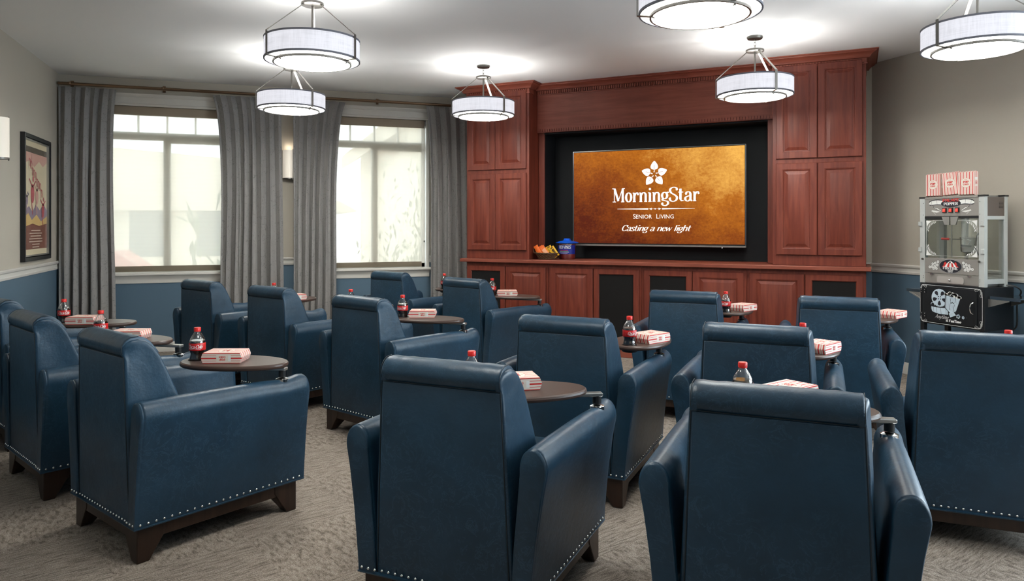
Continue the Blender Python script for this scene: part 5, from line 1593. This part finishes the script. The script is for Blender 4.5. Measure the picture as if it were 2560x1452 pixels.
MB().box((-IW, .003, g_z1 + .002), (IW, .012, MZ(1.372))).build('door_rail', 'black', mc, smooth=False)
# lower panel with the company badge, drawer
pz0, pz1 = MZ(.938), MZ(1.054)
MB().box((-IW, .002, pz0), (IW, .010, pz1)).build('badge_panel', 'steelp', mc, bevel=.002, seg=1)
for s in (-1, 1): MB().lathe([(.001, 0), (.008, 0), (.008, .008), (.001, .008)], 12).xform(Matrix.Translation((s * (IW + .012), -.004, pz1 - .012)) @ Matrix.Rotation(R(90), 4, 'X')).build('panel_knob', 'dnickel', mc)
MB().box((-IW, .004, MZ(.862)), (IW, .012, pz0 - .004)).build('drawer_panel', 'steelp', mc, bevel=.002, seg=1)
MB().box((-IW, .012, .002), (IW, MD - .004, MZ(.93))).build('floor_tray', 'satin', mc)
dw = MB().prism([(-.110, .022), (-.102, .012), (.102, .012), (.110, .022), (.110, .052), (.102, .062), (-.102, .062), (-.110, .052)], -.004, .004, axis='y').build('drawer_front', 'drawerf', mc)
MB().sphere((0, -.010, .036), .009, 12).build('drawer_knob', 'chrome', dw)
for s in (-1, 1): MB().box((s * .155 - .013, -.006, pz0 - .014), (s * .155 + .013, .003, pz0 - .002)).build('drawer_clip', 'chrome', mc)
bz = (pz0 + pz1) / 2
G0, G1, G2, G3, G4 = [planar((0, .0014 - .0006 * k, 0), (1, 0, 0), (0, 0, 1)) for k in range(5)]
bd = MB()
rk = random.Random(9)
for s in (-1, 1):
    for (dx, dz) in ((.105, .030), (.128, .018), (.150, .012), (.110, .004), (.132, -.006), (.156, -.010), (.176, -.014), (.118, -.022), (.142, -.024)):
        cx, cz = s * dx, bz + dz
        for j in range(5):
            a = 2 * PI * j / 5 + s; put(bd, [disc2(cx + .0075 * math.cos(a), cz + .0075 * math.sin(a), .0072, .0072, 8)], G0, 1)
        for j in range(5):
            a = 2 * PI * j / 5 + s; put(bd, [disc2(cx + .0070 * math.cos(a), cz + .0070 * math.sin(a), .0056, .0056, 8)], G1, 0)
        put(bd, [disc2(cx, cz, .0024, .0024, 6)], G2, 1)
put(bd, [disc2(0, bz, .096, .054, 36)], G2, 1); put(bd, [ring2(0, bz, .094, .052, .0015, 36)], G3, 0)
# tent
for k in range(7):
    xa, xb = -.070 + .020 * k, -.050 + .020 * k
    ta, tb_ = xa * .55, xb * .55
    put(bd, [poly2([(xa, bz - .006), (xb, bz - .006), (tb_, bz + .018 + (.014 - abs(tb_) * .3)), (ta, bz + .018 + (.014 - abs(ta) * .3))])], G3, 2 if k % 2 == 0 else 0)
put(bd, [poly2([(-.026, bz + .024), (0, bz + .044), (.026, bz + .024)])], G4, 0); put(bd, [poly2([(-.012, bz + .024), (0, bz + .044), (0.004, bz + .024)])], G4, 2)
for s in (-1, 1): put(bd, [poly2([(s * .028, bz + .018), (s * .044, bz + .034), (s * .058, bz + .012)])], G4, 2)
word(bd, 'FUNTIME', .0190, 0, bz - .024, G4, 0, thick=.24, thin=.10, track=.02, sx=1.22)
word(bd, 'POPCORN', .0085, 0, bz - .035, G4, 0, thick=.22, thin=.12, track=.02, sx=.95)
word(bd, 'COMPANY', .0085, 0, bz - .0455, G4, 0, thick=.22, thin=.12, track=.02, sx=.80)
bd.build('company_badge', ['ink_w', 'ink_k', 'ink_r'], mc, smooth=False, fix=False)
# marquee on the hood: film ribbons, title oval, three red switches
mq = MB(); K0, K1, K2, K3 = [planar((0, .0052 - .0006 * k, 0), (1, 0, 0), (0, 0, 1)) for k in range(4)]
tz_ = hM - .052
for s in (-1, 1):
    top_ = catmull([(s * .070, tz_ + .022), (s * .120, tz_ + .026), (s * .165, tz_ + .020), (s * .186, tz_ + .008)])
    bot_ = catmull([(s * .070, tz_ - .014), (s * .115, tz_ - .010), (s * .160, tz_ - .014), (s * .186, tz_ - .010)])
    n_ = len(top_)
    mq.add([K0(*q) for q in top_ + bot_], [(i, i + 1, n_ + i + 1, n_ + i) for i in range(n_ - 1)], 0)
    put(mq, [line2(top_, .006), line2(bot_, .005)] + [line2([top_[i], bot_[i]], .0018) for i in (4, 8)], K1, 1)
    t2 = catmull([(s * .182, tz_ - .010), (s * .150, tz_ - .026), (s * .112, tz_ - .036), (s * .088, tz_ - .052)])
    b2 = catmull([(s * .158, tz_ - .016), (s * .130, tz_ - .040), (s * .100, tz_ - .054), (s * .084, tz_ - .064)])
    mq.add([K0(*q) for q in t2 + b2], [(i, i + 1, n_ + i + 1, n_ + i) for i in range(n_ - 1)], 0)
    put(mq, [line2(t2, .0018), line2(b2, .0018)] + [line2([t2[i], b2[i]], .0014) for i in (3, 6, 9)], K1, 1)
    put(mq, [poly2([(s * .088, tz_ - .064), (s * .16, tz_ - .052), (s * .165, tz_ - .060), (s * .12, tz_ - .072)]), line2([(s * .150, tz_ - .064), (s * .126, tz_ - .086)], .002)], K1, 0)
put(mq, [disc2(0, tz_ - .004, .082, .028, 32)], K2, 1)
word(mq, 'POPPER', .0200, 0, tz_ - .017, K3, 0, thick=.26, thin=.12, track=.03, sx=1.25)
word(mq, 'PALACE', .0200, 0, tz_ + .011, K3, 2, thick=.26, thin=.14, track=.05, sx=1.42)
mq.build('marquee', ['ink_w', 'ink_k', 'ink_r'], mc, smooth=False, fix=False)
for k in (-1, 0, 1):
    sw_ = MB().box((k * .052 - .016, -.001, tz_ - .074), (k * .052 + .016, .007, tz_ - .036)).build('switch', 'bpaint', mc)
    MB().loft([[(k * .052 - .012, -.0012, tz_ - .068), (k * .052 + .010, -.0012, tz_ - .068), (k * .052 + .010, -.0012, tz_ - .042), (k * .052 - .012, -.0012, tz_ - .042)], [(k * .052 - .011, -.006, tz_ - .066), (k * .052 + .009, -.006, tz_ - .066), (k * .052 + .009, -.003, tz_ - .044), (k * .052 - .011, -.003, tz_ - .044)]]).build('rocker', 'red_sw', sw_)
    put(MB(), [line2([(k * .052 - .006, tz_ - .086), (k * .052, tz_ - .080), (k * .052 + .006, tz_ - .086)], .001), line2([(k * .052 - .006, tz_ - .092), (k * .052 + .006, tz_ - .092)], .001)], K1).build('switch_symbol', 'ink_k', mc, smooth=False, fix=False)
# kettle hanging inside on the right, with its crank and red grip
kx, ky = .075, .150
kt = MB().lathe([(.001, MZ(1.098)), (.070, MZ(1.098)), (.086, MZ(1.106)), (.088, MZ(1.120)), (.088, MZ(1.205)), (.094, MZ(1.209)), (.094, MZ(1.213)), (.085, MZ(1.214)), (.084, MZ(1.13)), (.001, MZ(1.125))], 32, (kx, ky, 0)).build('kettle', 'kettle', mc)
for (dx, w_, y_, m_) in ((-.020, .028, ky - .09, 'satin'), (.055, .012, ky + .02, 'satin')):
    MB().box((kx + dx - w_ / 2, y_, MZ(1.15) if w_ > .02 else MZ(1.21)), (kx + dx + w_ / 2, y_ + .008, MZ(1.372))).build('kettle_hanger', m_, mc)
ck = MB(); ck.prism([(kx - .085, MZ(1.372)), (kx - .040, MZ(1.372)), (kx - .050, MZ(1.25)), (kx - .058, MZ(1.25))], ky - .02, ky + .0, axis='y'); ck.build('kettle_brace', 'satin', mc)
MB().tube([(kx - .020, ky - .094, MZ(1.198)), (-.055, ky - .094, MZ(1.200))], .003, 8).build('kettle_lever', 'chrome', mc)
MB().tube([(-.055, ky - .094, MZ(1.200)), (-.060, ky - .094, MZ(1.200)), (-.118, ky - .094, MZ(1.201)), (-.120, ky - .094, MZ(1.201))], [.005, .0085, .0085, .006], 12).build('lever_grip', 'cap', mc)
MB().tube([(kx + .010, ky - .092, MZ(1.200)), (kx + .045, ky - .092, MZ(1.192)), (kx + .022, ky - .092, MZ(1.158)), (kx - .03, ky - .092, MZ(1.158))], .003, 8).build('crank_wire', 'chrome', mc)
MB().box((kx - .035, ky - .096, MZ(1.143)), (kx + .050, ky - .090, MZ(1.156))).build('kettle_plate', 'black', mc)
cb = [(kx + .12, ky, MZ(1.372)), (kx + .10, ky - .03, MZ(1.30)), (kx + .085, ky - .08, MZ(1.23)), (kx + .075, ky - .095, MZ(1.15)), (kx + .080, ky - .06, MZ(1.085)), (kx + .11, ky - .03, MZ(1.08))]
MB().tube([Vector(q) for q in cb], .0045, 8).build('kettle_cable', 'black', mc)
MB().box((kx - .005, MD - .030, MZ(1.235)), (kx + .045, MD - .014, MZ(1.372))).build('inner_control_box', 'card2', mc)
put(MB(), [line2([(kx, MZ(1.325) + .007 * k), (kx + .040, MZ(1.325) + .007 * k)], .0018) for k in range(5)] + [poly2([(kx + .008, MZ(1.265)), (kx + .020, MZ(1.253)), (kx + .032, MZ(1.265)), (kx + .020, MZ(1.277))])], planar((0, MD - .0310, 0), (1, 0, 0), (0, 0, 1))).build('control_box_print', 'ink_k', mc, smooth=False, fix=False)
MB().box((-.038, MD - .05, MZ(.94)), (-.020, MD - .03, MZ(1.37))).build('inner_strut', 'satin', mc)
cbt = thing('power_cable', 'black power cable drooping from the machine behind the popcorn cart', 'cable', (MX, MY, z1), CR)
MB().tube(catm3([(MW - .03, MD - .03, .012), (MW + .03, MD + .01, .010), (MW + .045, MD + .07, -.03), (MW + .005, MD + .085, -.12), (MW + .0, MD + .09, -.28), (MW - .05, MD + .10, -.36), (MW - .06, MD + .09, -.60), (MW - .02, MD + .09, -.846)]), .0055, 8).build('cable', 'black', cbt)

# boxes standing on top of the machine
for k, (xo, lean, yw, lb) in enumerate(((-.167, 0, 0, 'left of the three striped popcorn boxes standing on the machine'), (-.022, R(-4), R(3), 'middle of the three striped popcorn boxes standing on the machine, tilted'), (.108, 0, 0, 'right of the three striped popcorn boxes standing on the machine, nearest'))):
    o = copy_tree(box0)
    o.name = 'popcorn_box'
    # local y (long axis) stands up, local z faces the room
    o.matrix_world = Matrix.Translation((MX + .045, MY - xo, z1 + hM + BH / 2 + .0075 + abs(lean) * .06)) @ Matrix.Rotation(CR, 4, 'Z') @ Matrix.Rotation(yw, 4, 'Z') @ Matrix.Rotation(lean, 4, 'Y') @ Matrix.Rotation(R(90), 4, 'X')
    o['label'] = lb; o['group'] = 'popcorn boxes standing on the machine'

# ================================================================== outside the windows
g = MB().box((-30, YW + TH + .4, -.62), (30, 45, -.6)).build('ground_outside', 'asphalt', smooth=False); struct(g)
t = thing('neighbouring_building', 'pale building with a tan roof seen faintly through the left shade', 'building', (-6.5, 26, -.6))
MB().box((-9, 0, 0), (7.0, 8, 2.5)).build('wall', 'outwall', t, smooth=False)
MB().prism([(-10, 2.4), (9.8, 2.4), (7.0, 4.0), (-5, 4.9), (-9, 6.0)], -.6, 8.6, axis='y').build('roof', 'outroof', t, smooth=False)
for x in (-4.6, -2.0, .8, 2.6, 4.6): MB().box((x, -.03, .9), (x + 1.1, .01, 2.4)).build('window', 'outdark', t, smooth=False)
for x in (-3.0, -.6, 2.2): MB().box((x - .14, -1.5, 0), (x + .14, -1.22, 2.9)).build('column', 'white', t, smooth=False)
t = thing('second_building', 'pale gabled building seen through the right shade', 'building', (6.2, 15, -.6))
MB().prism([(-3.4, 0), (5, 0), (5, 5.2), (1.4, 7.2), (-3.4, 4.0)], 0, 6, axis='y').build('wall', 'outwall', t, smooth=False)
MB().prism([(-3.9, 3.55), (1.4, 7.0), (5.4, 4.8), (5.4, 5.15), (1.4, 7.35), (-3.9, 3.9)], -.5, 6.3, axis='y').build('roof', 'outroof', t, smooth=False)
t = thing('parked_car', 'red parked car, a faint patch behind the left shade', 'car', (-3.3, 16.6, -.6))
MB().loft([[(x, y, z) for x, z in ((-2, .3), (-1.9, .8), (-1.2, .9), (-.7, 1.35), (.7, 1.38), (1.3, .92), (2.0, .82), (2.1, .3))] for y in (-.8, .8)]).build('body', 'carred', t, ang=20)
for x in (-1.3, 1.3): MB().tube([(x, -.85, .33), (x, .85, .33)], .33, 16).build('wheel', 'outdark', t)
def shrub(loc, r_, n, label, seed, up=.5, ln=.30, wd_=.035):
    t = thing('shrub', label, 'shrub', loc)
    r_ *= 1.45
    rnd = random.Random(seed); m = MB()
    for k in range(n):
        a = rnd.uniform(0, 2 * PI); el = rnd.uniform(-.1, 1.4); d = Vector((math.cos(a) * math.cos(el), math.sin(a) * math.cos(el), math.sin(el)))
        cl = lambda v_, m_: max(-m_, min(m_, v_))
        b = Vector((cl(rnd.gauss(0, r_ * .3), r_ * .55), cl(rnd.gauss(0, r_ * .3), r_ * .45), max(.1, min(1.45 * r_, rnd.gauss(r_ * .7, r_ * .45))))); L_ = ln * rnd.uniform(.7, 1.3)
        s_ = d.cross(Vector((0, 0, 1))).normalized() * wd_
        m.add([b, b + d * L_ * .5 + s_, b + d * L_, b + d * L_ * .5 - s_], [(0, 1, 2, 3)])
    m.build('foliage', 'leaf', t, smooth=False, fix=False)
    st_ = MB()
    for k in range(5):
        a = 2 * PI * k / 5; st_.tube([(0, 0, 0), (.1 * math.cos(a), .1 * math.sin(a), r_ * .5), (.3 * r_ * math.cos(a), .3 * r_ * math.sin(a), r_)], .014, 5)
    st_.build('stems', 'bark', t)
    return t
shrub((.05, YW + 2.6, -.6), 1.1, 520, 'tall dark shrub outside, right side of the left window', 1, ln=.34)
shrub((-2.3, YW + 1.9, -.6), .62, 320, 'low shrub outside along the bottom of the left window', 2)
shrub((3.0, YW + 3.6, -.6), 1.35, 1700, 'leafy bush outside the right part of the right window', 3, ln=.13, wd_=.02)
shrub((1.9, YW + 1.55, -.6), .75, 900, 'low leafy bush outside the left part of the right window', 4, ln=.12, wd_=.018)
